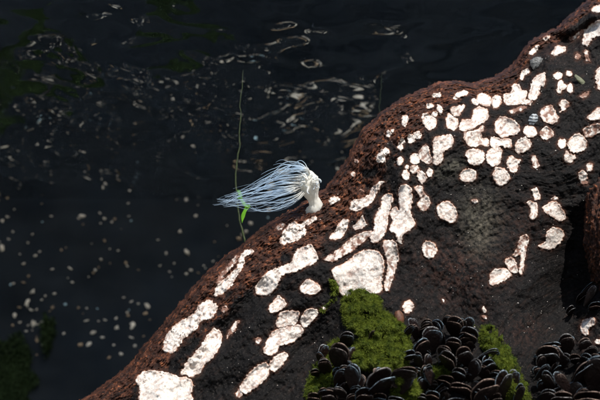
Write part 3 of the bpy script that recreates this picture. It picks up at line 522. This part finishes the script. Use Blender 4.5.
def q4(ox, oy, u, v): return ox + u / 4, oy + v / 4
MUS = []   # x, y of the middle, width, height, lean in degrees, tip forward in degrees, label
def mu(tile, u, v, w_, h_, rot=0, tip=25, lab=None): MUS.append((*q4(*tile, u, v), w_ / 4, h_ / 4, rot, tip, lab))
c2, c1, c3 = (400, 300), (300, 300), (450, 300)
mu(c2, 125, 165, 90, 95, 5, 12, 'broad round mussel with a brown arched rim, upper left of the middle clump'); mu(c2, 225, 115, 78, 75, 8, 25, 'round mussel standing highest in the middle clump'); mu(c2, 288, 145, 80, 80, 12, 40); mu(c2, 105, 110, 50, 60, -10, 20); mu(c2, 62, 120, 36, 90, -30, 5); mu(c2, 75, 195, 80, 70, -35, 40); mu(c2, 35, 215, 60, 55, -20, 50)
mu(c2, 215, 185, 72, 70, 5, 45); mu(c2, 170, 145, 36, 70, -20, 10); mu(c2, 180, 205, 60, 62, 18, 40); mu(c2, 212, 245, 80, 78, 25, 45, 'mussel with a dotted pale rim in the middle of the middle clump'); mu(c2, 262, 230, 70, 85, -25, 30); mu(c2, 275, 170, 34, 60, 40, 10); mu(c2, 338, 220, 45, 90, 60, 10, 'slender mussel pointing right across the green algae strip')
mu(c2, 298, 290, 52, 85, 28, 30, 'mussel with a bright blue grey rim below the middle clump\'s centre'); mu(c2, 125, 330, 46, 110, -38, 10); mu(c2, 165, 300, 66, 60, 30, 45); mu(c2, 270, 345, 95, 80, -5, 45); mu(c2, 312, 385, 130, 110, -12, 25, 'largest mussel of the middle clump, cut by the bottom edge'); mu(c2, 205, 400, 100, 70, -5, 45); mu(c2, 390, 295, 60, 55, 10, 50, 'mussel with two blue rims beside the green algae strip')
mu(c2, 345, 300, 50, 90, -30, 15); mu(c2, 395, 350, 80, 95, -30, 25); mu(c2, 443, 340, 55, 100, 0, 10, 'upright dark mussel leaning on the green algae strip'); mu(c2, 462, 385, 40, 90, 5, 10); mu(c2, 130, 390, 60, 55, 10, 45); mu(c2, 75, 245, 40, 70, -10, 15); mu(c2, 150, 240, 50, 60, -20, 40); mu(c2, 240, 300, 60, 60, 10, 40); mu(c2, 360, 260, 60, 70, -40, 35); mu(c2, 100, 285, 40, 60, -20, 30)
mu(c2, 15, 130, 36, 70, 20, 20); mu(c2, 245, 160, 50, 50, 0, 30); mu(c2, 345, 385, 70, 80, 5, 40); mu(c2, 20, 330, 40, 80, -10, 15)
mu(c1, 183, 165, 66, 70, 5, 30, 'brown rimmed mussel at the top of the left clump'); mu(c1, 168, 235, 92, 110, 5, 15, 'largest round mussel of the left clump with a blue grey arched rim'); mu(c1, 108, 270, 60, 70, -10, 35); mu(c1, 155, 315, 62, 80, 15, 25); mu(c1, 215, 320, 70, 110, 0, 10); mu(c1, 300, 330, 120, 105, -20, 30, 'wide mussel below the largest algae mound'); mu(c1, 385, 278, 62, 110, 60, 20, 'long dark mussel lying slantwise on the largest algae mound')
mu(c1, 425, 340, 45, 90, 30, 10); mu(c1, 245, 385, 80, 70, 5, 40); mu(c1, 318, 390, 60, 50, 0, 45); mu(c1, 130, 395, 70, 70, -20, 25); mu(c1, 390, 395, 70, 60, 10, 45); mu(c1, 90, 370, 46, 56, -20, 35); mu(c1, 280, 145, 26, 46, 10, 20); mu(c1, 65, 285, 40, 46, -20, 40); mu(c1, 345, 320, 40, 110, -55, 5); mu(c1, 60, 395, 60, 50, 0, 40); mu(c1, 180, 370, 50, 70, -25, 20); mu(c1, 200, 400, 50, 50, 0, 30)
mu(c3, 380, 175, 76, 50, 5, 50); mu(c3, 400, 230, 100, 80, -15, 30, 'mussel with a pale arched rim at the left of the right clump'); mu(c3, 460, 185, 66, 80, -12, 25, 'mussel with a violet patch on top of the right clump'); mu(c3, 445, 240, 46, 110, -30, 10); mu(c3, 485, 300, 95, 100, 0, 20); mu(c3, 575, 300, 110, 120, 12, 20, 'wide round dark mussel at the right edge'); mu(c3, 405, 330, 46, 90, -15, 15); mu(c3, 460, 345, 46, 110, -35, 10); mu(c3, 535, 385, 110, 80, 0, 45); mu(c3, 512, 235, 46, 60, -20, 30); mu(c3, 590, 260, 60, 60, 15, 35); mu(c3, 440, 390, 90, 60, -5, 40); mu(c3, 385, 390, 60, 60, 10, 35); mu(c3, 600, 385, 80, 80, 10, 30); mu(c3, 350, 290, 40, 70, 20, 20); mu(c3, 545, 250, 50, 60, 20, 30)
mu(c3, 535, -40, 34, 90, 38, 10); mu(c3, 552, -10, 30, 80, 25, 10); mu(c3, 500, 0, 46, 50, -20, 40); mu(c3, 560, 20, 50, 40, 10, 45); mu(c3, 470, 45, 40, 40, -30, 40)
_r = random.Random(77)
FILL = [([(404, 338), (425, 322), (462, 322), (482, 345), (500, 372), (512, 402), (412, 402), (412, 368)], 44), ([(322, 352), (350, 345), (356, 372), (390, 382), (405, 402), (315, 402)], 20), ([(535, 352), (570, 338), (602, 352), (604, 402), (540, 402)], 24)]
NTR = len(MUS)
for poly, n in FILL:
    P = np.array(poly, float); k = 0
    while k < n:
        x, y = _r.uniform(P[:, 0].min(), P[:, 0].max()), _r.uniform(P[:, 1].min(), P[:, 1].max())
        if inside(np.array(x), np.array(y), P): MUS.append((x, y, _r.uniform(9, 15), _r.uniform(11, 19), _r.uniform(-55, 55), _r.uniform(0, 45), '')); k += 1
GL = ['dark mussel packed among its neighbours in the left clump', 'dark mussel packed among its neighbours in the middle clump', 'dark mussel packed among its neighbours in the right clump', 'slender dark mussel in the shaded hollow above the right clump']
GN = ['mussels of the left clump', 'mussels of the middle clump', 'mussels of the right clump', 'mussels in the shaded hollow']
SHORT = {'broad round mussel with': 'broad brown-rimmed one', 'round mussel standing': 'highest one', 'mussel with a dotted': 'one with the dotted rim', 'slender mussel pointing': 'one pointing right', 'mussel with a bright blue': 'bright blue-rimmed one', 'largest mussel of': 'largest one', 'mussel with two blue': 'one with two blue rims', 'upright dark mussel': 'upright one',
         'brown rimmed mussel at': 'topmost one', 'largest round mussel': 'largest round one', 'wide mussel below': 'wide one below the mound', 'long dark mussel': 'long slanting one', 'mussel with a pale arched': 'pale-rimmed one', 'mussel with a violet': 'violet one', 'wide round dark': 'wide round one at the edge'}
def clump(x, y): return 3 if (y < 325 and x > 540) else (2 if x > 530 else (0 if x < 407 else 1))
HOL = iter(['slender dark mussel leaning right in the shaded hollow, lowest left of two leaning right', 'slender dark mussel leaning right, topmost in the shaded hollow', 'small dark mussel at the left in the shaded hollow', 'dark mussel lying low beside the white crust in the shaded hollow', 'small dark mussel leaning left in the shaded hollow'])
used = set(); MARK = [o for o in MUS if o[6]]
for i, M in enumerate(MUS):
    if M[6] or i >= NTR: continue
    g_ = clump(M[0], M[1])
    if g_ == 3: lb = next(HOL)
    else:
        best = None
        for o in MARK:
            if clump(o[0], o[1]) != g_: continue
            nm = next(v for k, v in SHORT.items() if o[6].startswith(k)); a = math.degrees(math.atan2(o[1] - M[1], M[0] - o[0])) % 360; k = int((a + 22.5) // 45) % 8
            dr = ['right of', 'above right of', 'above', 'above left of', 'left of', 'below left of', 'below', 'below right of'][k]; d_ = math.hypot(M[0] - o[0], M[1] - o[1])
            for pre, pen in (('', 0), ('farther ', 12), ('farthest ', 40)):
                if (g_, nm, pre + dr) not in used and (best is None or d_ + pen < best[0]): best = (d_ + pen, nm, pre + dr)
        used.add((g_, best[1], best[2])); sz = 'slender' if M[3] > 1.7 * M[2] else ('small' if M[2] * M[3] < 230 else ('broad' if M[2] > M[3] * 1.1 else 'dark'))
        lb = f"{sz} mussel {best[2]} the {best[1]} in the {['left', 'middle', 'right'][g_]} clump"
    MUS[i] = M[:6] + (lb,)
camrot = Matrix(((1, 0, 0), (0, Uv[1], -Fv[1]), (0, Uv[2], -Fv[2])))   # local x right, y up the wall, z toward the viewer
mh = empty('mussel', (0, 0, 0)); mv = [obj('valve', VAL[0][0], mh), obj('valve', VAL[0][1], mh)]
for i, (x, y, w_, h_, rot, tip, lab) in enumerate(MUS):
    rd = random.Random(900 + i)
    if i == 0: m = mh; vv = mv
    else:
        m = mh.copy(); COL.objects.link(m); vv = []
        for c_ in mv: k = c_.copy(); COL.objects.link(k); k.parent = m; vv.append(k)
    g_ = 3 if (y < 325 and x > 540) else (2 if x > 530 else (0 if x < 407 else 1))
    m['label'] = lab or GL[g_].replace('dark mussel packed', 'small dark mussel wedged'); m['category'] = 'mussel'; m['group'] = GN[g_]
    pair = VAL[rd.randrange(5)]; vv[0].data, vv[1].data = pair
    a = math.radians(-rot); tp = math.radians(tip + 8 + rd.uniform(-8, 12))
    hx, hy = x - math.sin(-a) * h_ * 0.5, y + math.cos(a) * h_ * 0.5      # the hinge end
    hz = float(H(np.array(x), np.array(y), False)) + 1 + 0.10 * (y - 300) * 0.3 + rd.uniform(-1.5, 2.5) + (4 if g_ == 0 else 0) - (5 if i >= NTR else 0)
    loc = V1(hx, hy, hz); sc = loc.length / 800 * 1.02
    Hs = h_ / max(0.75, math.cos(tp)) * 1.05
    R = camrot @ Euler((0, 0, a)).to_matrix() @ Euler((tp, rd.uniform(-0.6, 0.6), 0)).to_matrix()
    m.matrix_world = Matrix.Translation(loc) @ R.to_4x4() @ Matrix.Diagonal((w_ * sc * 1.14, Hs * sc * 1.02, max(w_, h_ * 0.6) * sc * 0.85, 1))
    op = math.radians(rd.uniform(5, 13))
    vv[0].matrix_local = Euler((op, 0, 0)).to_matrix().to_4x4(); vv[1].matrix_local = Euler((-op, 0, 0)).to_matrix().to_4x4()

# ------------------------------------------------------------------ the white anemone
def tube(pts, rad, ns=8, cap=True):
    P = np.array(pts, float); R = np.array(rad, float); n = len(P); tg = np.gradient(P, axis=0); tg /= np.linalg.norm(tg, axis=1)[:, None] + 1e-12
    up = np.cross(tg[0], Fv); up = up / (np.linalg.norm(up) + 1e-9); V = []
    for i in range(n):
        up = up - tg[i] * np.dot(up, tg[i]); up /= np.linalg.norm(up) + 1e-12; sd_ = np.cross(tg[i], up)
        for j in range(ns):
            a = 2 * math.pi * j / ns; V.append(P[i] + R[i] * (math.cos(a) * up + math.sin(a) * sd_))
    q = [(i * ns + j, i * ns + (j + 1) % ns, (i + 1) * ns + (j + 1) % ns, (i + 1) * ns + j) for i in range(n - 1) for j in range(ns)]
    return np.array(V), np.array(q)
def resample(P, n):
    P = np.array(P, float); k = len(P); out = []
    Q = np.vstack([2 * P[0] - P[1], P, 2 * P[-1] - P[-2]])
    for t in np.linspace(0, k - 1 - 1e-6, n):
        i = int(t); f = t - i; p0, p1, p2, p3 = Q[i], Q[i + 1], Q[i + 2], Q[i + 3]
        out.append(0.5 * (2 * p1 + (p2 - p0) * f + (2 * p0 - 5 * p1 + 4 * p2 - p3) * f * f + (3 * p1 - p0 - 3 * p2 + p3) * f ** 3))
    return np.array(out)
AH = float(H(np.array(314.0), np.array(209.0), False))
an = empty('sea_anemone', V1(315, 212, AH)); tag(an, 'white sea anemone on the log crest with long tentacles streaming left', 'sea anemone')
def apart(name, me):
    o = obj(name, me, an); o.matrix_parent_inverse = Matrix.Translation(-Vector(an.location)); return o
PX = 0.86 / 800
ax = resample([(315.5, 213.5, AH - 5), (315.8, 209, AH + 1), (315.5, 204, AH + 4), (313.5, 198.5, AH + 6), (311, 192, AH + 8), (309.5, 185, AH + 9), (309.5, 177, AH + 8), (310, 171.5, AH + 6)], 40)
ar = np.interp(np.linspace(0, 7, 40), range(8), [10.4, 8.8, 6.2, 5.6, 8.0, 9.6, 8.0, 2.0])
cv, cq = tube(P3(ax[:, 0], ax[:, 1], ax[:, 2]), ar * PX, 40)
cn = 1 + 0.05 * perlin(np.degrees(np.arctan2(cv[:, 2] - 0.3, cv[:, 0])) * 6, cv[:, 2] * 60, 9) + 0.04 * perlin(cv[:, 0] * 1100, cv[:, 2] * 300, 8) + 0.16 * perlin(cv[:, 0] * 130, cv[:, 2] * 130 + cv[:, 1] * 90, 5) + 0.05 * perlin(cv[:, 0] * 420, cv[:, 2] * 420 + cv[:, 1] * 300, 6)
cc = np.repeat(P3(ax[:, 0], ax[:, 1], ax[:, 2]), 40, 0); apart('column', np_mesh('column', cc + (cv - cc) * cn[:, None], cq, M_BODY))
GUIDE = [[(440, 118), (395, 99), (335, 97), (290, 105), (256, 128)], [(450, 118), (400, 104), (350, 106), (305, 128), (255, 160), (190, 200)], [(445, 122), (380, 122), (310, 135), (225, 185), (150, 213), (55, 240)], [(410, 145), (340, 152), (250, 172), (200, 198), (130, 222), (60, 243)],
         [(400, 165), (330, 172), (250, 192), (190, 210), (120, 236), (52, 241)], [(400, 182), (320, 190), (240, 208), (170, 226), (110, 246), (58, 248)], [(400, 197), (320, 207), (240, 226), (160, 237), (110, 250), (70, 254)], [(405, 210), (330, 232), (250, 247), (180, 260), (120, 262), (80, 260)],
         [(412, 222), (350, 250), (290, 262), (220, 266), (160, 264), (110, 261)], [(420, 228), (385, 256), (335, 278), (280, 284), (240, 278), (205, 268)]]
GUIDE = [resample([(200 + a / 4, 140 + b / 4, 0) for a, b in g_], 34) for g_ in GUIDE]
tm = []
NT_ = 70
for i in range(NT_):
    rd = np.random.default_rng(500 + i); s_ = np.clip((i + rd.normal(0.5, 3.0)) / NT_, 0.0, 0.999) * (len(GUIDE) - 1.001); k = int(s_); f = s_ - k
    c = GUIDE[k] * (1 - f) + GUIDE[k + 1] * f; L = rd.uniform(0.42, 1.0) if i % 3 else rd.uniform(0.85, 1.0); c = resample(c[: max(12, int(34 * L))], 30)
    t = np.linspace(0, 1, 30); ph = rd.uniform(0, 6, 4); am = rd.uniform(1.0, 6.5)
    c[:, 0] += am * np.sin(t * 5 + ph[0]) * t * 0.8; c[:, 1] += t * (1 - 0.55 * t) * (am * 1.5 * np.sin(t * rd.uniform(4, 9) + ph[1]) + 0.5 * np.sin(t * 17 + ph[2])) + rd.normal(0, 2.2) * t * (1.15 - t) * 3
    c[:, 2] = AH + 6 + rd.uniform(-6, 8) + rd.normal(0, 18) * t + 5 * np.sin(t * 4 + ph[3]) * t
    # the tentacle leaves the disc from inside the crown
    zo = rd.uniform(-6, 19); c[:, 2] += zo * (1 - t) ** 2; c[0, :2] = c[0, :2] * 0.6 + np.array([309, 183]) * 0.4; c[1:5, 0] -= 2.0 * np.linspace(1, 0.2, 4); c[0, 2] = AH + 4 + zo * 0.5
    r = (0.36 * (1 - t) ** 0.7 + 0.10) * rd.uniform(0.4, 1.2); r[-1] = 0.08
    v, q = tube(P3(c[:, 0], c[:, 1], c[:, 2]), r * PX, 7); tm.append((v, q, np.repeat(0.95 * (1 - sstep(0.02, 0.30, t)), 7)))
for i in range(90):     # short curled tentacles over the crown and at its right side
    rd = np.random.default_rng(800 + i); a = rd.uniform(-0.5, 4.2) if i > 22 else rd.uniform(-0.6, 0.9)
    cx, cy = 309.5 + rd.uniform(3, 9) * math.cos(a), 182 - rd.uniform(3, 9) * math.sin(a); dr = np.array([math.cos(a), -math.sin(a)]); L = rd.uniform(4, 9) * (0.6 if i > 22 else 1); t = np.linspace(0, 1, 18)
    bend = rd.uniform(0.5, 2.2) * (1 if math.cos(a) > 0.2 else -1); an_ = math.atan2(dr[1], dr[0]) + bend * t * 1.3
    if math.cos(a) > 0.2: L *= 0.75
    x = cx + np.cumsum(np.cos(an_)) * L / 18; y = cy + np.cumsum(np.sin(an_)) * L / 18; z = AH + 9 + rd.uniform(-8, 16) + t * rd.uniform(-3, 6)
    x = np.concatenate([[0.4 * 310 + 0.6 * cx], x]); y = np.concatenate([[0.4 * 182 + 0.6 * cy], y]); z = np.concatenate([[z[0]], z])
    v, q = tube(P3(x, y, z), np.interp(np.linspace(0, 1, 19), [0, 0.5, 0.95, 1], [0.75, 0.55, 0.34, 0.08]) * PX, 8); tm.append((v, q, np.repeat(np.linspace(1, 0.35, 19), 8)))
for v, q, pale in tm: apart('tentacle', np_mesh('tentacle', v, q, M_TENT, {'pale': ('FLOAT', pale)}))

# ------------------------------------------------------------------ seaweed stems behind the log
M_STEM = mat_plain('olive_stem', (0.012, 0.020, 0.006), (0.040, 0.055, 0.014), 150, 0.5)
M_LEAF = mat_algae('bright_leaf', (0.12, 0.34, 0.02), (0.18, 0.42, 0.03), (0.25, 0.5, 0.05))
M_FROND = mat_algae('dark_frond', (0.010, 0.022, 0.007), (0.016, 0.032, 0.009), (0.022, 0.038, 0.012))
def stem(name, path, rad, dep, label, leaf=None):
    r = empty(name, V1(path[-1][0], path[-1][1], dep)); tag(r, label, 'seaweed'); c = resample([(x, y, dep) for x, y in path], 60); c[:, 0] += 1.0 * perlin(c[:, 1] / 9, c[:, 1] * 0 + 0.4, 3) + 0.5 * perlin(c[:, 1] / 3, c[:, 1] * 0 + 0.4, 5)
    v, q = tube(P3(c[:, 0], c[:, 1], c[:, 2]), rad * (0.12 + 0.88 * np.linspace(0, 1, 60) ** 0.7) * (1 + 0.25 * perlin(np.linspace(0, 14, 60), np.zeros(60), 4)) * 0.0011 , 8)
    o = obj('stem', np_mesh('stem', v, q, M_STEM), r); o.matrix_parent_inverse = Matrix.Translation(-Vector(r.location))
    for pts in leaf or []:
        P = resample([(a, b, dep + 1.5) for a, b in pts], 20); t = np.linspace(0, 1, 20); tg = np.gradient(P[:, :2], axis=0); tg /= np.linalg.norm(tg, axis=1)[:, None]; wd = 1.9 * (1 + 0.18 * np.sin(t * 11)) * np.sin(math.pi * np.clip(0.08 + 0.92 * t, 0, 0.99)) ** 0.8
        rows = []
        for zz, sg in ((0.35, 1), (-0.35, 1)):
            for o_ in (-1, 0, 1): rows.append(P3(P[:, 0] - tg[:, 1] * wd * o_, P[:, 1] + tg[:, 0] * wd * o_, P[:, 2] + zz + (0.8 * abs(o_))))
        loop = [rows[0], rows[1], rows[2], rows[5], rows[4], rows[3], rows[0]]
        lo = obj('leaf', np_mesh('leaf', np.stack(loop, 1).reshape(-1, 3), quads(20, 7), M_LEAF, {'tip': ('FLOAT', np.zeros(140))}), r); lo.matrix_parent_inverse = Matrix.Translation(-Vector(r.location))
stem('seaweed_stem', [(243, 70), (242, 86), (240, 103), (241, 118), (239, 132), (240, 146), (237, 160), (236, 178), (237, 200), (240, 220), (244, 238), (250, 258)], 1.15, -25, 'thin olive seaweed stem with a bright green leaf behind the anemone\'s tentacles', [[(237, 197), (241, 199), (246, 206), (251, 207)], [(250, 205), (246, 209), (243, 216), (242, 223)], [(238, 190), (240, 194), (241, 199)]])
stem('seaweed_stem', [(382, 72), (381, 85), (380, 100), (379, 118), (378, 140)], 0.7, -200, 'faint dark seaweed stem rising behind the log\'s shoulder')

# ------------------------------------------------------------------ setting: bank, water surface, seabed
WZ = 0.60
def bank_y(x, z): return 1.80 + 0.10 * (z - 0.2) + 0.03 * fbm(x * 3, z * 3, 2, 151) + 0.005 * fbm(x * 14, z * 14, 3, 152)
gx = np.linspace(-4, 4, 420); gz = np.concatenate([np.linspace(-0.62, 0.8, 110)]); X, Z = np.meshgrid(gx, gz, indexing='ij')
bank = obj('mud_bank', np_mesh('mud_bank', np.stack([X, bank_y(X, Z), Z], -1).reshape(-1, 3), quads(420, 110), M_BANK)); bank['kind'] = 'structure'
gx = np.linspace(-1.9, 1.9, 420); gy = np.linspace(0.88, 2.0, 130); X, Y = np.meshgrid(gx, gy, indexing='ij')
Zw = WZ + 0.0052 * perlin(X * 9, Y * 7, 161) + 0.0026 * perlin(X * 19, Y * 15, 162) + 0.0008 * perlin(X * 42, Y * 34, 163)
ws = obj('water_surface', np_mesh('water_surface', np.stack([X, Y, Zw], -1).reshape(-1, 3), quads(420, 130, True), M_WATER)); ws['kind'] = 'structure'
gx = np.linspace(-40, 40, 161); gy = np.linspace(-40, 40, 161); X, Y = np.meshgrid(gx, gy, indexing='ij')
bed = obj('seabed', np_mesh('seabed', np.stack([X, Y, -0.6 + 0.03 * fbm(X * 2, Y * 2, 3, 171)], -1).reshape(-1, 3), quads(161, 161, True), M_BED)); bed['kind'] = 'structure'

# old shells stuck in the bank
def frag_mesh(seed, mat):
    r_ = random.Random(seed); ns, nr = 12, 4; V = []; k = [r_.uniform(0.45, 1.3) for _ in range(ns)]; el_ = r_.uniform(0.4, 1.0)
    for i in range(nr):
        rho = (i + 0.001) / (nr - 1)
        for j in range(ns): a = 2 * math.pi * j / ns; V.append((math.cos(a) * rho * k[j], math.sin(a) * rho * k[j] * el_, 0.42 * (1 - rho ** 2) * (1 + 0.3 * math.sin(a * 2))))
    q = [(i * ns + j, (i + 1) * ns + j, (i + 1) * ns + (j + 1) % ns, i * ns + (j + 1) % ns) for i in range(nr - 1) for j in range(ns)]
    return np_mesh('shell_fragment', np.array(V), np.array(q), mat)
M_DEBRIS_TAN = mat_plain('stained_shell', (0.26, 0.18, 0.11), (0.50, 0.38, 0.25), 60, 0.6)
FR = [frag_mesh(s, M_DEBRIS if s % 5 < 3 else M_DEBRIS_TAN) for s in range(12)]; FB = [frag_mesh(9, M_DEBRIS_BLUE)]
SPOT = []
for (ox, oy), pts in {(0, 260): [(95, 18, 12, 6), (210, 37, 14, 7), (280, 33, 24, 13), (272, 72, 10, 9), (290, 90, 13, 9), (55, 95, 18, 14), (95, 90, 22, 12), (115, 65, 14, 14), (130, 128, 28, 20), (168, 160, 16, 13), (218, 135, 14, 16), (125, 200, 18, 14), (200, 205, 9, 10), (262, 178, 14, 14, 1), (345, 243, 22, 10), (395, 245, 10, 10), (420, 240, 14, 10), (410, 310, 19, 20), (437, 390, 17, 14), (465, 235, 12, 16), (512, 222, 16, 12), (525, 310, 22, 12), (540, 345, 18, 16), (495, 150, 13, 7), (525, 167, 14, 8), (553, 175, 10, 12), (503, 12, 16, 15), (555, 40, 11, 7), (255, 295, 14, 22), (80, 250, 12, 12), (50, 262, 14, 12), (105, 285, 12, 10), (130, 282, 10, 10), (150, 258, 14, 10), (170, 340, 14, 10), (148, 380, 11, 9), (485, 378, 16, 16), (455, 340, 8, 12), (390, 195, 10, 8, 1), (517, 200, 8, 6, 1), (575, 305, 10, 14)],
                      (0, 180): [(30, 70, 14, 16), (30, 148, 14, 13), (58, 118, 9, 12), (35, 238, 12, 20), (52, 208, 9, 11), (130, 218, 11, 15), (112, 252, 10, 11), (168, 95, 10, 8), (205, 145, 12, 9), (170, 168, 8, 7, 1), (315, 155, 11, 11), (333, 178, 9, 10), (400, 133, 12, 9), (402, 174, 11, 8), (460, 156, 13, 12), (515, 145, 11, 9), (525, 163, 10, 9, 1), (418, 242, 11, 13), (472, 283, 10, 7), (412, 62, 11, 9), (490, 10, 18, 14), (575, 37, 12, 7), (545, 45, 9, 6), (95, 335, 16, 8), (80, 297, 8, 8), (125, 45, 9, 8)],
                      (100, 180): [(216, 60, 11, 8), (392, 101, 9, 7), (232, 240, 11, 9), (265, 295, 11, 18), (240, 343, 12, 12), (278, 367, 11, 9), (453, 326, 12, 10), (475, 307, 7, 6), (415, 343, 9, 7), (395, 372, 13, 13), (288, 388, 9, 8), (20, 245, 8, 10), (62, 43, 9, 6)]}.items():
    for p in pts: SPOT.append((ox + p[0] / 4, oy + p[1] / 4, p[2] / 8, p[3] / 8, len(p) > 4))
for _ in range(130):   # larger broken shells low on the bank, below the water's mirror
    while True:
        px, py = random.uniform(-40, 400), random.uniform(222, 350)
        if px > 330 - (py - 235) * 1.5 or random.random() < 0.25:
            if fbm(np.array(px / 50), np.array(py / 40), 2, 185) > -0.1: break
    if px * Dx + py * Dy - T0(px * Ex + py * Ey) < 4: continue
    r_ = random.choice((1.4, 2.0, 2.6, 3.4, 5.2)) * random.uniform(0.8, 1.2); SPOT.append((px, py, r_ * random.uniform(0.8, 1.5), r_, random.random() < 0.05))
for _ in range(14):
    SPOT.append((random.uniform(8, 185), random.uniform(285, 345), random.uniform(1.6, 2.8), random.uniform(3.5, 6.0), False))
for _ in range(105):   # more of them along the whole bank, small ones mostly, gathered in drifts
    while True:
        px, py = random.uniform(-60, 470), random.uniform(195, 330)
        if fbm(np.array(px / 45), np.array(py / 30), 2, 181) > -0.15: break
    r_ = 0.9 + 2.3 * random.random() ** 2; SPOT.append((px, py, r_ * random.uniform(0.6, 1.3), r_ * random.uniform(0.8, 1.6), random.random() < 0.06))
f0 = None; nfrag = 0
for px, py, rx, ry, blue in SPOT:
    dv = Fv + (px - 300) / 800 * Xv + (200 - py) / 800 * Uv; s_ = 1.8 / dv[1]
    for _ in range(4): p = dv * s_; s_ = float(bank_y(np.array(p[0]), np.array(p[2]))) / dv[1]
    p = dv * s_; me = random.choice(FB if blue else FR)
    if nfrag >= 296: break
    o = bpy.data.objects.new('shell_fragment', me); COL.objects.link(o); o.parent = bank
    rr = s_ / 800; o.matrix_world = Matrix.Translation(Vector(p) - Vector((0, 0.001, 0))) @ (camrot @ Euler((random.uniform(-0.4, 0.4), random.uniform(-0.4, 0.4), random.uniform(-0.5, 0.5))).to_matrix()).to_4x4() @ Matrix.Diagonal((rx * rr, ry * rr, min(rx, ry) * rr, 1)); nfrag += 1

# green algae growing on the bank
def bank_algae(px, py, rx, ry, n, seed, mat):
    r_ = np.random.default_rng(seed); a = r_.uniform(0, 2 * math.pi, n); q = 1.35 * r_.random(n) ** 0.75; k = 1 + 0.55 * perlin(np.cos(a) * 1.5 + seed, np.sin(a) * 1.5, 3); x = px + np.cos(a) * q * rx * k; y = py + np.sin(a) * q * ry * k
    dv = Fv[None] + ((x - 300) / 800)[:, None] * Xv + ((200 - y) / 800)[:, None] * Uv; s_ = 1.8 / dv[:, 1]; p = dv * s_[:, None]; s_ = bank_y(p[:, 0], p[:, 2]) / dv[:, 1]; p = dv * s_[:, None]
    L = 0.012 * r_.uniform(0.5, 1.3, n); d = r_.normal(0, 0.5, (n, 3)) + np.array([0, -0.9, 0.1]); d = d / np.linalg.norm(d, axis=1)[:, None] * L[:, None]; sd_ = r_.normal(0, 1, (n, 3)) * np.array([1, 0.3, 1]); sd_ = sd_ / np.linalg.norm(sd_, axis=1)[:, None] * 0.0014
    V = np.stack([p - sd_, p + sd_, p + d * 0.6 + sd_ * 0.8, p + d * 0.6 - sd_ * 0.8, p + d + np.array([0, 0, -0.004])], 1).reshape(-1, 3); i = 5 * np.arange(n)
    return np_mesh('green_algae', V, np.concatenate([np.stack([i, i + 1, i + 2], 1), np.stack([i, i + 2, i + 3], 1), np.stack([i + 3, i + 2, i + 4], 1)]), mat, {'tip': ('FLOAT', np.tile([0, 0, 0.4, 0.4, 1.0], n))})
for i, (px, py, rx, ry, n, lab) in enumerate([(8, 378, 24, 30, 6500, 'dim green algae patch on the bank in the lower left corner'), (48, 334, 5, 14, 900, 'dim narrow green algae streak on the bank beside the corner patch'), (166, 374, 26, 16, 1800, 'dim green algae on the bank hidden behind the log\'s lower end'), (-42, 310, 26, 50, 5000, 'dim green algae on the bank left of the view')]):
    tag(obj('green_algae', bank_algae(px, py, rx, ry, n, 40 + i, M_FROND)), lab, 'algae', 'green algae on the bank', 'stuff')
